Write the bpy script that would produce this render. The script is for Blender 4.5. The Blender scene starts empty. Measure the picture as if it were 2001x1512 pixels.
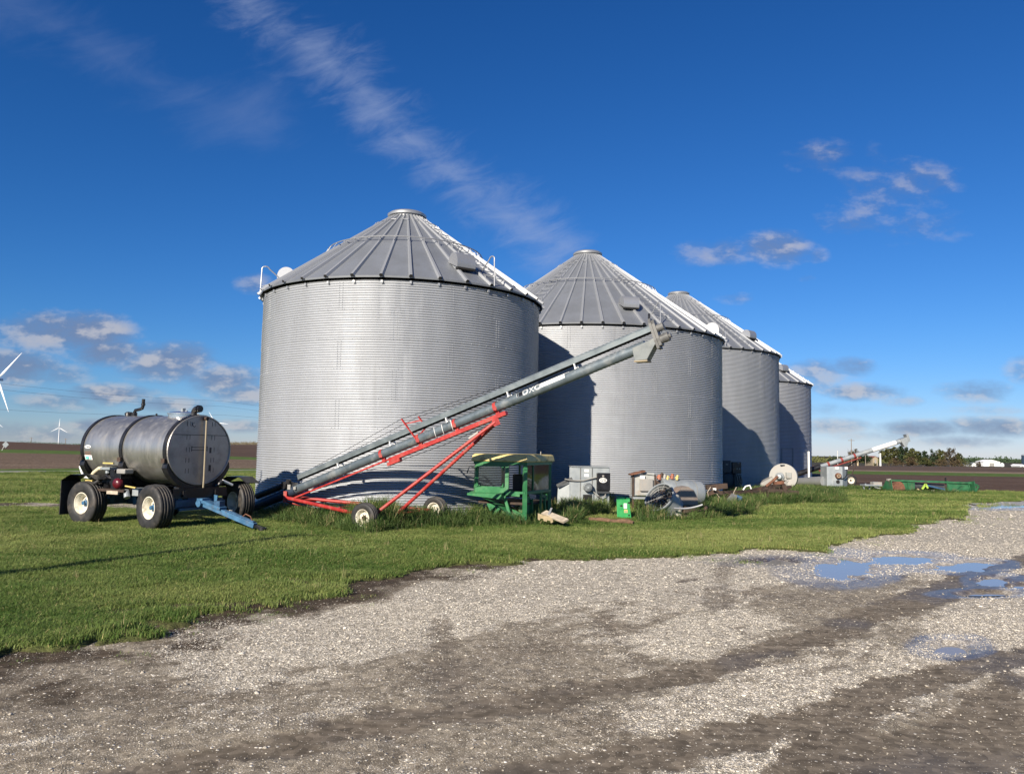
import bpy, bmesh, math, random
import numpy as np
from mathutils import Vector, Matrix, Euler
random.seed(7); rng = np.random.default_rng(7)
S = bpy.context.scene
COL = S.collection
rad = math.radians

# ------------------------------------------------------------------ camera
CAM_H = 1.8; FPX = 1500.0
TH = math.atan(117/1500); RO = 0.0175
_f = np.array([0, math.cos(TH), math.sin(TH)]); _u = np.array([0, -math.sin(TH), math.cos(TH)]); _r = np.array([1., 0, 0])
RIGHT = math.cos(RO)*_r + math.sin(RO)*_u; UP = math.cos(RO)*_u - math.sin(RO)*_r
EYE = np.array([0, 0, CAM_H])
cd = bpy.data.cameras.new('camera'); cam = bpy.data.objects.new('camera', cd); COL.objects.link(cam)
cd.sensor_width = 36; cd.lens = FPX/2001*36; cd.clip_start = .05; cd.clip_end = 20000
M = Matrix.Identity(4)
for i, v in enumerate((RIGHT, UP, -_f)):
    for j in range(3): M[j][i] = v[j]
M.translation = (0, 0, CAM_H); cam.matrix_world = M
S.camera = cam
def ray(px, py): return _f + (px-1000.5)/FPX*RIGHT - (py-756)/FPX*UP
def G(px, py, z=0.0):
    d = ray(px, py); t = (z-CAM_H)/d[2]; return EYE+t*d
def AY(px, py, Y):
    d = ray(px, py); return EYE + d*Y/d[1]
def HOR(px):
    y = 873.0
    for _ in range(6): y += ray(px, y)[2]*FPX
    return y
def UV(px, py):
    d = ray(px, py); return d[0]/d[1], d[2]/d[1]

# ------------------------------------------------------------------ sun, sky
SUN_EL = rad(25.0)
SUN_DIR = np.array([-.47, -.883, 0]); SUN_DIR /= np.linalg.norm(SUN_DIR)      # towards the sun
SUN_V = Vector((SUN_DIR[0]*math.cos(SUN_EL), SUN_DIR[1]*math.cos(SUN_EL), math.sin(SUN_EL)))
sl = bpy.data.lights.new('sun', 'SUN'); sl.energy = 5.0; sl.angle = rad(.5); sl.color = (1, .90, .755)
so = bpy.data.objects.new('sun', sl); COL.objects.link(so)
so.rotation_euler = SUN_V.to_track_quat('Z', 'Y').to_euler(); so.location = (-40, -60, 50)
S.view_settings.view_transform = 'Standard'; S.view_settings.look = 'None'
S.view_settings.exposure = 0.72; S.view_settings.gamma = 1
S.cycles.max_bounces = 6; S.cycles.use_denoising = True
W = bpy.data.worlds.new('World'); S.world = W; W.use_nodes = True
nt = W.node_tree; N = nt.nodes; L = nt.links; N.clear()
class NG:
    """small helper for shader maths"""
    def __init__(s, tree): s.t = tree
    def new(s, k, **kw):
        n = s.t.nodes.new(k)
        for a, b in kw.items(): setattr(n, a, b)
        return n
    def put(s, sock, v):
        if hasattr(v, 'bl_idname') or isinstance(v, bpy.types.NodeSocket): s.t.links.new(v, sock)
        else: sock.default_value = v
    def m(s, op, a, b=None, c=None, clamp=False):
        n = s.new('ShaderNodeMath', operation=op); n.use_clamp = clamp
        for i, v in enumerate((a, b, c)):
            if v is not None: s.put(n.inputs[i], v)
        return n.outputs[0]
    def ramp(s, v, a, b, lo=0., hi=1.):
        n = s.new('ShaderNodeMapRange', interpolation_type='SMOOTHSTEP')
        s.put(n.inputs[0], v)
        for i, x in enumerate((a, b, lo, hi)): s.put(n.inputs[i+1], x)
        return n.outputs[0]
    def mix(s, f, a, b, mode='MIX'):
        n = s.new('ShaderNodeMix', data_type='RGBA', blend_type=mode)
        s.put(n.inputs[0], f); s.put(n.inputs[6], a); s.put(n.inputs[7], b)
        return n.outputs[2]
    def comb(s, x, y, z):
        n = s.new('ShaderNodeCombineXYZ')
        for i, v in enumerate((x, y, z)): s.put(n.inputs[i], v)
        return n.outputs[0]
    def noise(s, vec, scale, detail=4, rough=.55, dim='3D', dist=0.):
        n = s.new('ShaderNodeTexNoise', noise_dimensions=dim)
        if vec is not None: s.t.links.new(vec, n.inputs['Vector'])
        n.inputs['Scale'].default_value = scale; n.inputs['Detail'].default_value = detail
        n.inputs['Roughness'].default_value = rough; n.inputs['Distortion'].default_value = dist
        return n
def world():
    g = NG(nt)
    sky = g.new('ShaderNodeTexSky', sky_type='NISHITA'); sky.sun_disc = False
    sky.sun_elevation = SUN_EL; sky.sun_rotation = math.atan2(SUN_DIR[0], SUN_DIR[1])
    sky.altitude = 200; sky.air_density = 1.0; sky.dust_density = 0.; sky.ozone_density = 6.
    # deepen the blue the way a phone camera renders it: one power curve per channel
    sc_ = g.new('ShaderNodeSeparateColor'); L.new(sky.outputs[0], sc_.inputs[0]); cc_ = g.new('ShaderNodeCombineColor')
    for i_, (pw, gn, kk) in enumerate(((1.62, .55, .3), (1.2, .49, .12), (1.1, .64, .10))):
        p_ = g.m('POWER', g.m('MULTIPLY', sc_.outputs[i_], .11), pw)
        L.new(g.m('DIVIDE', g.m('MULTIPLY', p_, gn/.11), g.m('ADD', 1., g.m('MULTIPLY', p_, kk))), cc_.inputs[i_])
    tc = g.new('ShaderNodeTexCoord'); sp = g.new('ShaderNodeSeparateXYZ'); L.new(tc.outputs['Generated'], sp.inputs[0])
    yy = g.m('MAXIMUM', sp.outputs[1], .04)
    u = g.m('DIVIDE', sp.outputs[0], yy); v = g.m('DIVIDE', sp.outputs[2], yy)
    front = g.ramp(sp.outputs[1], .15, .4)
    # ---- low cumulus, each a puff with a noisy outline (azimuth and elevation tangents)
    uv = g.comb(u, v, 0.)
    nz = g.noise(g.comb(u, g.m('MULTIPLY', v, 1.9), 0.), 16, 6, .6)
    nf = nz.outputs['Fac']
    puffs = [(130, 648, 115, 34, 1.0), (215, 690, 70, 24, .9), (325, 708, 85, 34, 1.), (440, 742, 70, 28, .95), (480, 768, 60, 20, .9),
             (20, 720, 85, 30, .95), (110, 730, 60, 20, .6), (215, 770, 75, 18, .9), (120, 785, 70, 16, .7), (330, 790, 70, 14, .7),
             (60, 845, 130, 18, .55), (180, 832, 40, 12, .8), (320, 830, 120, 14, .5), (470, 832, 40, 12, .8), (495, 553, 30, 16, .45),
             (1400, 492, 62, 24, .55), (1520, 485, 60, 30, .75), (1595, 498, 22, 14, .4), (1435, 582, 35, 10, .4), (1578, 545, 15, 7, .35),
             (1700, 375, 60, 60, .36), (1790, 360, 65, 45, .42), (1610, 312, 60, 28, .3), (1680, 440, 60, 22, .3), (1790, 440, 90, 28, .28),
             (1600, 725, 60, 22, .75), (1665, 718, 45, 17, .8), (1690, 765, 70, 16, .85), (1605, 740, 40, 22, .6), (1905, 765, 62, 20, .8),
             (1800, 838, 90, 15, .8), (1940, 835, 90, 18, .8), (1880, 862, 80, 12, .7), (1640, 832, 65, 14, .75), (1760, 783, 40, 10, .5),
             (1995, 720, 30, 25, .55), (1720, 850, 90, 10, .5), (1930, 800, 60, 9, .35), (1620, 800, 80, 10, .4)]
    mask = None; lit = None
    for (px, py, rx, ry, a) in puffs:
        u0, v0 = UV(px, py)
        du = g.m('MULTIPLY', g.m('SUBTRACT', u, u0), 1500/rx*.66); dv = g.m('MULTIPLY', g.m('SUBTRACT', v, v0), 1500/ry*.66)
        d2 = g.m('ADD', g.m('MULTIPLY', du, du), g.m('MULTIPLY', dv, dv))
        m_ = g.m('MULTIPLY', g.m('SUBTRACT', 1., d2), a)
        mask = m_ if mask is None else g.m('MAXIMUM', mask, m_)
    edge = g.m('ADD', mask, g.m('MULTIPLY', g.m('SUBTRACT', nf, .5), 1.45))
    cum = g.m('MULTIPLY', g.ramp(edge, .02, 1.05), g.ramp(mask, -.5, .2))
    # light falls on cloud tops from behind the camera: difference of the noise taken a little higher up
    nz2 = g.noise(g.comb(g.m('ADD', u, .008), g.m('MULTIPLY', g.m('ADD', v, .014), 1.9), 0.), 16, 4, .55)
    lit = g.ramp(g.m('ADD', g.m('SUBTRACT', nf, nz2.outputs['Fac']), g.m('MULTIPLY', g.m('SUBTRACT', nz.outputs['Fac'], .5), .35)), -.06, .16)
    # ---- cirrus: two streaks of fibres high up
    def streak(pts, width, seed, scale):
        best = None
        P = [UV(*p) for p in pts]
        for (a, b) in zip(P[:-1], P[1:]):
            dx, dy = b[0]-a[0], b[1]-a[1]; l2 = dx*dx+dy*dy
            t = g.m('ADD', g.m('MULTIPLY', g.m('SUBTRACT', u, a[0]), dx/l2), g.m('MULTIPLY', g.m('SUBTRACT', v, a[1]), dy/l2), clamp=True)
            ex = g.m('SUBTRACT', g.m('SUBTRACT', u, a[0]), g.m('MULTIPLY', t, dx)); ey = g.m('SUBTRACT', g.m('SUBTRACT', v, a[1]), g.m('MULTIPLY', t, dy))
            d = g.m('SQRT', g.m('ADD', g.m('MULTIPLY', ex, ex), g.m('MULTIPLY', ey, ey)))
            best = d if best is None else g.m('MINIMUM', best, d)
        # fibres run a little down to the left, across the band
        ca, sa = math.cos(rad(20)), math.sin(rad(20))
        a_ = g.m('ADD', g.m('MULTIPLY', u, ca), g.m('MULTIPLY', v, sa)); b_ = g.m('SUBTRACT', g.m('MULTIPLY', v, ca), g.m('MULTIPLY', u, sa))
        n1 = g.noise(g.comb(g.m('MULTIPLY', a_, .38), b_, seed), scale, 7, .64, dist=.55)
        n2 = g.noise(g.comb(u, v, seed+3.), 5.5, 5, .6)
        core = g.m('SUBTRACT', 1., g.m('DIVIDE', best, width))
        val = g.m('ADD', core, g.m('ADD', g.m('MULTIPLY', g.m('SUBTRACT', n1.outputs['Fac'], .5), 2.3), g.m('MULTIPLY', g.m('SUBTRACT', n2.outputs['Fac'], .5), 1.5)))
        return g.m('MULTIPLY', g.ramp(val, .15, 1.7), g.ramp(best, width*1.6, width*.3))
    c1 = streak([(330, -160), (500, 20), (690, 160), (830, 300), (960, 400), (1120, 490)], .068, 1.3, 30)
    c2 = streak([(-60, -30), (150, 70), (330, 180), (520, 235)], .085, 5.1, 17)
    cir = g.m('ADD', g.m('MULTIPLY', c1, .44), g.m('MULTIPLY', c2, .14))
    skyc = cc_.outputs[0]
    x1 = g.mix(g.m('MULTIPLY', cir, front), skyc, (2.2, 2.6, 3.7, 1))
    ccol = g.mix(lit, (1.02, 1.32, 2.1, 1), (2.85, 2.8, 3.0, 1))
    x2 = g.mix(g.m('MULTIPLY', g.m('MULTIPLY', cum, front), .82), x1, ccol)
    bg = g.new('ShaderNodeBackground'); bg.inputs['Strength'].default_value = .11
    L.new(x2, bg.inputs['Color'])
    out = g.new('ShaderNodeOutputWorld'); L.new(bg.outputs[0], out.inputs[0])
world()

# ------------------------------------------------------------------ numpy noise
def _hash(ix, iy, s):
    h = (ix.astype(np.int64)*374761393 + iy.astype(np.int64)*668265263 + s*974634777) & 0xffffffff
    h = ((h ^ (h >> 13))*1274126177) & 0xffffffff
    return ((h ^ (h >> 16)) & 0xffff)/65535.0
def vnoise(x, y, s=0):
    ix = np.floor(x); iy = np.floor(y); fx = x-ix; fy = y-iy
    fx = fx*fx*(3-2*fx); fy = fy*fy*(3-2*fy)
    a = _hash(ix, iy, s); b = _hash(ix+1, iy, s); c = _hash(ix, iy+1, s); d = _hash(ix+1, iy+1, s)
    return (a*(1-fx)+b*fx)*(1-fy)+(c*(1-fx)+d*fx)*fy
def fbm(x, y, oct=4, s=0, g=.5):
    t = 0; a = 1; n = 0
    for o in range(oct):
        t = t+a*vnoise(x*2**o+o*17.3, y*2**o-o*9.1, s+o); n += a; a *= g
    return t/n
def sstep(x, a, b):
    t = np.clip((x-a)/(b-a), 0, 1); return t*t*(3-2*t)
def seg_dist(X, Y, pts):
    best = np.full(X.shape, 1e9); side = np.zeros(X.shape)
    for (a, b) in zip(pts[:-1], pts[1:]):
        dx, dy = b[0]-a[0], b[1]-a[1]
        t = np.clip(((X-a[0])*dx+(Y-a[1])*dy)/(dx*dx+dy*dy), 0, 1)
        ex = X-a[0]-t*dx; ey = Y-a[1]-t*dy; d = np.hypot(ex, ey); best = np.minimum(best, d)
    return best
def inside(X, Y, poly):
    r = np.zeros(X.shape, bool); n = len(poly)
    for i in range(n):
        x0, y0 = poly[i]; x1, y1 = poly[(i+1) % n]
        if y0 == y1: continue
        c = ((y0 > Y) != (y1 > Y)) & (X < (x1-x0)*(Y-y0)/(y1-y0)+x0); r ^= c
    return r

# ------------------------------------------------------------------ materials
def material(name):
    m = bpy.data.materials.new(name); m.use_nodes = True
    g = NG(m.node_tree); b = m.node_tree.nodes['Principled BSDF']
    return m, g, b
def mat(name, col, rough=.5, metal=0., var=.12, vscale=6., dirt=None, dirt_amt=.35, dscale=3., bump=0., bscale=40., spec=.5, streak=False, rv=.11):
    m, g, b = material(name)
    tc = g.new('ShaderNodeTexCoord').outputs['Object']
    if streak:
        mp = g.new('ShaderNodeMapping'); mp.inputs['Scale'].default_value = (1, 1, .18); g.t.links.new(tc, mp.inputs[0]); tv = mp.outputs[0]
    else: tv = tc
    n = g.noise(tv, vscale, 5, .6)
    lo = tuple(c*(1-var) for c in col)+(1,); hi = tuple(min(1, c*(1+var)) for c in col)+(1,)
    c = g.mix(g.ramp(n.outputs['Fac'], .3, .7), lo, hi)
    if dirt:
        d = g.noise(tv, dscale, 6, .65); c = g.mix(g.m('MULTIPLY', g.ramp(d.outputs['Fac'], .5, .68), dirt_amt), c, dirt+(1,))
        g.put(b.inputs['Metallic'], g.m('MULTIPLY', g.m('SUBTRACT', 1., g.m('MULTIPLY', g.ramp(d.outputs['Fac'], .5, .68), dirt_amt)), metal))
    else: b.inputs['Metallic'].default_value = metal
    g.put(b.inputs['Base Color'], c)
    g.put(b.inputs['Roughness'], g.ramp(n.outputs['Fac'], .25, .75, max(.03, rough-rv), min(1, rough+rv)))
    b.inputs['Specular IOR Level'].default_value = spec
    if bump:
        bn = g.noise(tc, bscale, 3, .6); bp = g.new('ShaderNodeBump'); bp.inputs['Strength'].default_value = bump; bp.inputs['Distance'].default_value = .01
        g.t.links.new(bn.outputs['Fac'], bp.inputs['Height']); g.t.links.new(bp.outputs[0], b.inputs['Normal'])
    return m
MT = {}
def galv(name, base, metal, rough, weather=.2, streaks=0.):
    m, g, b = material(name)
    tc = g.new('ShaderNodeTexCoord').outputs['Object']
    mp = g.new('ShaderNodeMapping'); mp.inputs['Scale'].default_value = (1, 1, .25); g.t.links.new(tc, mp.inputs[0])
    n1 = g.noise(mp.outputs[0], 1.3, 6, .65); n2 = g.noise(tc, 22, 3, .7)
    vo = g.new('ShaderNodeTexVoronoi'); vo.inputs['Scale'].default_value = 26; g.t.links.new(tc, vo.inputs['Vector'])
    f = g.ramp(n1.outputs['Fac'], .3, .72)
    lo = tuple(c*(1-weather) for c in base)+(1,)
    c = g.mix(f, lo, base+(1,)); c = g.mix(g.m('MULTIPLY', vo.outputs['Color'], .10), c, (.3, .31, .33, 1))
    if streaks:
        m2 = g.new('ShaderNodeMapping'); m2.inputs['Scale'].default_value = (1, 1, .045); g.t.links.new(tc, m2.inputs[0])
        n3 = g.noise(m2.outputs[0], 5.5, 5, .7); n4 = g.noise(tc, .9, 4, .6)
        k = g.m('MULTIPLY', g.ramp(n3.outputs['Fac'], .54, .74), g.ramp(n4.outputs['Fac'], .35, .65))
        c = g.mix(g.m('MULTIPLY', k, streaks), c, (.20, .195, .185, 1))
    g.put(b.inputs['Base Color'], c); b.inputs['Metallic'].default_value = metal
    r = g.m('ADD', g.ramp(n1.outputs['Fac'], .3, .72, rough+.1, rough), g.m('MULTIPLY', g.m('SUBTRACT', n2.outputs['Fac'], .5), .12))
    g.put(b.inputs['Roughness'], r)
    return m
MT['galv_wall'] = galv('galvanised_sheet', (.44, .458, .485), .44, .50, .14, .28)
MT['galv_roof'] = galv('weathered_galvanised_roof', (.29, .31, .335), .5, .42, .25, .4)
MT['galv_trim'] = galv('galvanised_trim', (.45, .46, .47), .65, .42)
MT['galv_box'] = mat('galvanised_box', (.30, .33, .345), .5, .35, .1, 3, (.25, .24, .22), .3)
MT['steel'] = mat('stainless_tank_steel', (.46, .45, .42), .37, .86, .10, 7., (.22, .205, .19), .22, 5.5, .04, 30, streak=True, rv=.03)
MT['steel_face'] = mat('stainless_tank_head', (.36, .345, .325), .45, .7, .15, 3., (.16, .14, .12), .45, 2.2, rv=.05)
MT['bright'] = mat('polished_lid', (.75, .74, .70), .22, .9, .1, 8)
MT['black'] = mat('black_paint', (.012, .012, .014), .38, 0, .3, 7, (.06, .05, .04), .25)
MT['rubber'] = mat('tyre_rubber', (.020, .0195, .0195), .62, 0, .25, 9, (.11, .09, .07), .45, 5, .15, 90)
MT['cream'] = mat('cream_wheel_paint', (.72, .68, .56), .5, 0, .08, 8, (.24, .18, .11), .65, 5)
MT['blue'] = mat('blue_running_gear_paint', (.045, .13, .24), .5, 0, .2, 8, (.10, .08, .06), .6, 5)
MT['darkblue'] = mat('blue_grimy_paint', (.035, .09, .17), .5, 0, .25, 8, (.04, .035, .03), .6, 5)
MT['red'] = mat('red_frame_paint', (.36, .028, .024), .48, 0, .25, 5, (.20, .10, .075), .65, 5)
MT['engine_red'] = mat('engine_red', (.09, .006, .012), .35, 0, .15, 9)
MT['tube'] = mat('grey_painted_tube', (.125, .155, .175), .42, .3, .14, 3.5, (.30, .31, .30), .5, 3.2)
MT['tube_shaded'] = mat('shaded_tube_steel', (.03, .045, .075), .5, .3, .2, 4)  # tube paint with the tank's shadow put into its colour
MT['shield'] = mat('galvanised_shield', (.20, .235, .25), .45, .45, .12, 3, (.2, .2, .19), .3)
MT['white'] = mat('white_paint', (.78, .78, .76), .45, 0, .06, 6, (.45, .42, .38), .2)
MT['cream_hose'] = mat('cream_hose', (.62, .55, .38), .5, 0, .1, 9)
MT['cabgreen'] = mat('faded_green_paint', (.035, .17, .065), .42, 0, .2, 4, (.12, .17, .08), .4, 4)
MT['cabyellow'] = mat('faded_yellow_paint', (.62, .50, .20), .55, 0, .12, 5, (.14, .08, .04), .7, 5)
MT['rust'] = mat('rust', (.16, .07, .04), .85, .1, .35, 7, (.06, .04, .03), .5)
MT['darkrust'] = mat('dark_rusty_steel', (.055, .037, .028), .8, .2, .35, 7, (.15, .08, .05), .4)
MT['wood'] = mat('weathered_wood', (.42, .36, .28), .85, 0, .25, 7, (.2, .16, .12), .5, bump=.3, streak=False)
MT['log'] = mat('rotten_log', (.13, .075, .045), .95, 0, .4, 12, (.25, .16, .1), .4, 8, .6, 30)
MT['whitemetal'] = mat('dusty_white_enamel', (.28, .275, .26), .5, .05, .08, 3, (.35, .27, .2), .45, 3)
MT['darkbox'] = mat('dark_grey_enamel', (.05, .055, .06), .5, .2, .2, 5)
MT['greybox'] = mat('grey_enamel', (.33, .335, .32), .5, .1, .1, 4, (.3, .22, .16), .5, 5)
MT['orange'] = mat('orange_rusty_paint', (.30, .10, .055), .6, 0, .2, 8)
MT['yellow'] = mat('yellow_decal', (.55, .43, .14), .5)
MT['teal'] = mat('teal_decal', (.12, .45, .40), .5)
MT['cable'] = mat('grey_cable', (.22, .22, .21), .6)
MT['glossy_black'] = mat('black_plastic', (.010, .010, .012), .3)
def glass_mat():
    m, g, b = material('dusty_cab_glass')
    b.inputs['Base Color'].default_value = (.75, .85, .88, 1); b.inputs['Roughness'].default_value = .03
    tr = g.new('ShaderNodeBsdfTransparent'); tr.inputs[0].default_value = (.62, .70, .72, 1)
    gl = g.new('ShaderNodeBsdfGlossy'); gl.inputs['Roughness'].default_value = .06
    lw = g.new('ShaderNodeLayerWeight'); lw.inputs[0].default_value = .35
    mx = g.new('ShaderNodeMixShader'); g.put(mx.inputs[0], g.m('ADD', g.m('MULTIPLY', lw.outputs['Fresnel'], .8), .08)); g.t.links.new(tr.outputs[0], mx.inputs[1]); g.t.links.new(gl.outputs[0], mx.inputs[2])
    g.t.links.new(mx.outputs[0], m.node_tree.nodes['Material Output'].inputs[0]); return m
MT['glass'] = glass_mat()

# ------------------------------------------------------------------ mesh builder
class MB:
    def __init__(s, origin=(0, 0, 0)): s.v = []; s.f = []; s.mi = []; s.o = Vector(origin); s.cur = 0
    def add(s, vs, fs):
        n = len(s.v); s.v.extend([tuple(Vector(v)-s.o) for v in vs])
        for f in fs: s.f.append([i+n for i in f]); s.mi.append(s.cur)
        return s
    def box(s, c, size, rot=None, taper=1.0):
        hx, hy, hz = size[0]/2, size[1]/2, size[2]/2
        vs = []
        for z, t in ((-hz, 1), (hz, taper)):
            for x, y in ((-hx, -hy), (hx, -hy), (hx, hy), (-hx, hy)): vs.append(Vector((x*t, y*t, z)))
        if rot is not None: vs = [rot @ v for v in vs]
        return s.add([v+Vector(c) for v in vs], [(3, 2, 1, 0), (4, 5, 6, 7), (0, 1, 5, 4), (1, 2, 6, 5), (2, 3, 7, 6), (3, 0, 4, 7)])
    def bar(s, a, b, w, h=None, up=(0, 0, 1), off=0.):
        a = Vector(a); b = Vector(b); h = h or w; d = (b-a).normalized(); side = d.cross(Vector(up))
        if side.length < 1e-4: side = d.cross(Vector((1, 0, 0)))
        side.normalize(); n = side.cross(d)
        vs = [p+side*x*w/2+n*(y*h/2+off) for p in (a, b) for x, y in ((-1, -1), (1, -1), (1, 1), (-1, 1))]
        return s.add(vs, [(3, 2, 1, 0), (4, 5, 6, 7), (0, 1, 5, 4), (1, 2, 6, 5), (2, 3, 7, 6), (3, 0, 4, 7)])
    def tube(s, pts, r, seg=10, cap=True, radii=None, closed=False):
        P = [Vector(p) for p in pts]; n = len(P); rings = []; prev = None
        for i, p in enumerate(P):
            if closed: d = P[(i+1) % n]-P[i-1]
            else: d = (P[min(i+1, n-1)]-P[max(i-1, 0)])
            d.normalize()
            if prev is None:
                a = d.cross(Vector((0, 0, 1)));
                if a.length < .05: a = d.cross(Vector((1, 0, 0)))
            else: a = prev - d*prev.dot(d)
            a.normalize(); prev = a; b = d.cross(a); rr = radii[i] if radii else r
            rings.append([p+(a*math.cos(t)+b*math.sin(t))*rr for t in [2*math.pi*k/seg for k in range(seg)]])
        vs = [v for q in rings for v in q]; fs = []
        for i in range(n if closed else n-1):
            j = (i+1) % n
            for k in range(seg): fs.append((i*seg+k, i*seg+(k+1) % seg, j*seg+(k+1) % seg, j*seg+k))
        if cap and not closed: fs += [tuple(range(seg))[::-1], tuple((n-1)*seg+k for k in range(seg))]
        return s.add(vs, fs)
    def cyl(s, a, b, r, r2=None, seg=20, cap=True):
        return s.tube([a, b], r, seg, cap, [r, r if r2 is None else r2])
    def lathe(s, prof, c=(0, 0, 0), axis=(0, 0, 1), seg=32, sx=1., sy=1., up=None, arc=None):
        """prof: list of (radius, along)"""
        ax = Vector(axis).normalized(); a = ax.cross(Vector(up)) if up else (ax.cross(Vector((0, 0, 1))) if abs(ax.z) < .9 else Vector((1, 0, 0)))
        a.normalize(); b = ax.cross(a); c = Vector(c); vs = []; fs = []; n = len(prof)
        for r, h in prof:
            for k in range(seg):
                t = 2*math.pi*k/seg; vs.append(c+ax*h+a*math.cos(t)*r*sx+b*math.sin(t)*r*sy)
        for i in range(n-1):
            for k in range(seg): fs.append((i*seg+k, i*seg+(k+1) % seg, (i+1)*seg+(k+1) % seg, (i+1)*seg+k))
        return s.add(vs, fs)
    def prism(s, poly, c, u, v, depth):
        """polygon in plane (u,v) about c, thickened by depth along u x v"""
        c = Vector(c); u = Vector(u).normalized(); v = Vector(v).normalized(); w = u.cross(v).normalized()*depth
        a = [c+u*x+v*y for x, y in poly]; n = len(a)
        vs = a+[p+w for p in a]
        return s.add(vs, [tuple(range(n))[::-1], tuple(range(n, 2*n))]+[(i, (i+1) % n, n+(i+1) % n, n+i) for i in range(n)])
    def ball(s, c, r, seg=10, rings=6, sc=(1, 1, 1)):
        vs = []; fs = []
        for i in range(rings+1):
            t = math.pi*i/rings
            for k in range(seg):
                p = 2*math.pi*k/seg; vs.append((c[0]+r*sc[0]*math.sin(t)*math.cos(p), c[1]+r*sc[1]*math.sin(t)*math.sin(p), c[2]+r*sc[2]*math.cos(t)))
        for i in range(rings):
            for k in range(seg): fs.append((i*seg+k, (i+1)*seg+k, (i+1)*seg+(k+1) % seg, i*seg+(k+1) % seg))
        return s.add(vs, fs)
    def build(s, name, m, parent=None, smooth=False, bevel=0., kind=None, autosmooth=None):
        me = bpy.data.meshes.new(name); me.from_pydata(s.v, [], s.f)
        ms = m if isinstance(m, (list, tuple)) else [m]
        for q in ms: me.materials.append(MT[q] if isinstance(q, str) else q)
        if len(ms) > 1: me.polygons.foreach_set('material_index', s.mi)
        o = bpy.data.objects.new(name, me); COL.objects.link(o)
        bm = bmesh.new(); bm.from_mesh(me); bmesh.ops.recalc_face_normals(bm, faces=bm.faces); bm.to_mesh(me); bm.free()
        if smooth:
            me.polygons.foreach_set('use_smooth', [True]*len(me.polygons))
            sharp(me, 38)
        if bevel:
            md = o.modifiers.new('bevel', 'BEVEL'); md.width = bevel; md.segments = 2; md.limit_method = 'ANGLE'; md.angle_limit = rad(40)
        if parent: o.parent = parent
        if kind: o['kind'] = kind
        return o
def sharp(me, deg):
    bm = bmesh.new(); bm.from_mesh(me)
    for e in bm.edges:
        if len(e.link_faces) == 2 and e.calc_face_angle(0) > rad(deg): e.smooth = False
    bm.to_mesh(me); bm.free()
def npmesh(name, V, Fq, m, smooth=True, parent=None):
    me = bpy.data.meshes.new(name); n = len(V); k = Fq.shape[1]; nf = len(Fq)
    me.vertices.add(n); me.vertices.foreach_set('co', np.asarray(V, np.float32).ravel())
    me.loops.add(nf*k); me.loops.foreach_set('vertex_index', np.asarray(Fq, np.int32).ravel())
    me.polygons.add(nf); me.polygons.foreach_set('loop_start', np.arange(0, nf*k, k, dtype=np.int32))
    try: me.polygons.foreach_set('loop_total', np.full(nf, k, np.int32))
    except Exception: pass
    me.update(calc_edges=True); me.validate()
    if smooth: me.polygons.foreach_set('use_smooth', np.ones(len(me.polygons), bool))
    if m: me.materials.append(MT[m] if isinstance(m, str) else m)
    o = bpy.data.objects.new(name, me); COL.objects.link(o)
    if parent: o.parent = parent
    return o
def vattr(o, name, arr):
    a = o.data.attributes.new(name, 'FLOAT', 'POINT'); a.data.foreach_set('value', np.asarray(arr, np.float32).ravel())
def thing(name, label, cat, loc=(0, 0, 0), rz=0., group=None):
    o = bpy.data.objects.new(name, None); COL.objects.link(o); o.empty_display_size = .2
    o.location = loc; o.rotation_euler = (0, 0, rz); o['label'] = label; o['category'] = cat
    if group: o['group'] = group
    return o
def tag(o, label, cat, group=None):
    o['label'] = label; o['category'] = cat
    if group: o['group'] = group
    return o
def place(mb_origin_obj): return tuple(mb_origin_obj.location)
def text_mesh(body, size, m, name, parent, M4, depth=.002, bend=None):
    cu = bpy.data.curves.new(name+'_src', 'FONT'); cu.body = body; cu.size = size; cu.extrude = depth; cu.align_x = 'CENTER'; cu.align_y = 'CENTER'; cu.offset = size*.012
    to = bpy.data.objects.new(name+'_src', cu); COL.objects.link(to)
    dg = bpy.context.evaluated_depsgraph_get(); me = bpy.data.meshes.new_from_object(to.evaluated_get(dg))
    bpy.data.objects.remove(to); bpy.data.curves.remove(cu)
    if bend:
        for v in me.vertices:
            a = v.co.y/bend; r_ = bend+v.co.z
            v.co = (v.co.x, r_*math.sin(a), r_*math.cos(a)-bend)
    me.transform(M4); me.name = name; me.materials.clear(); me.materials.append(MT[m])
    o = bpy.data.objects.new(name, me); COL.objects.link(o)
    if parent: o.parent = parent
    return o
def frame(c, x, y):
    x = Vector(x).normalized(); y = Vector(y).normalized(); z = x.cross(y)
    Mx = Matrix.Identity(4)
    for j in range(3): Mx[j][0] = x[j]; Mx[j][1] = y[j]; Mx[j][2] = z[j]; Mx[j][3] = c[j]
    return Mx
# ------------------------------------------------------------------ terrain and ground sheets
def tab(xs, ys): return lambda px: np.interp(px, xs, ys)
XL = [-1000, 0, 160, 500, 900]
ROADN = tab(XL, [68.5, 68.5, 64.5, 54.8, 45]); ROADF = tab(XL, [64, 64, 61, 52.8, 43]); VERGE = tab(XL, [60.5, 60.5, 56, 50.4, 41])
STUB = tab(XL, [28.5, 28.5, 29, 33.8, 36]); STRIP = tab(XL, [22, 22, 22.7, 28.8, 31]); CREST = tab(XL+[1200], [6.5, 6.5, 10.7, 4.5, 7, 7])
XR = [900, 1590, 2001, 3000]
PLOWN = tab([900, 1480, 1590, 2001, 3000], [45, 45, 66, 71.5, 80]); PLOWF = tab(XR, [41, 41, 40.6, 40]); GRNF = tab(XR, [35, 35, 35, 35]); TANF = tab(XR, [33, 33, 32, 32]); BRNF = tab(XR, [25.5, 25.5, 22.5, 22])
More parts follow.
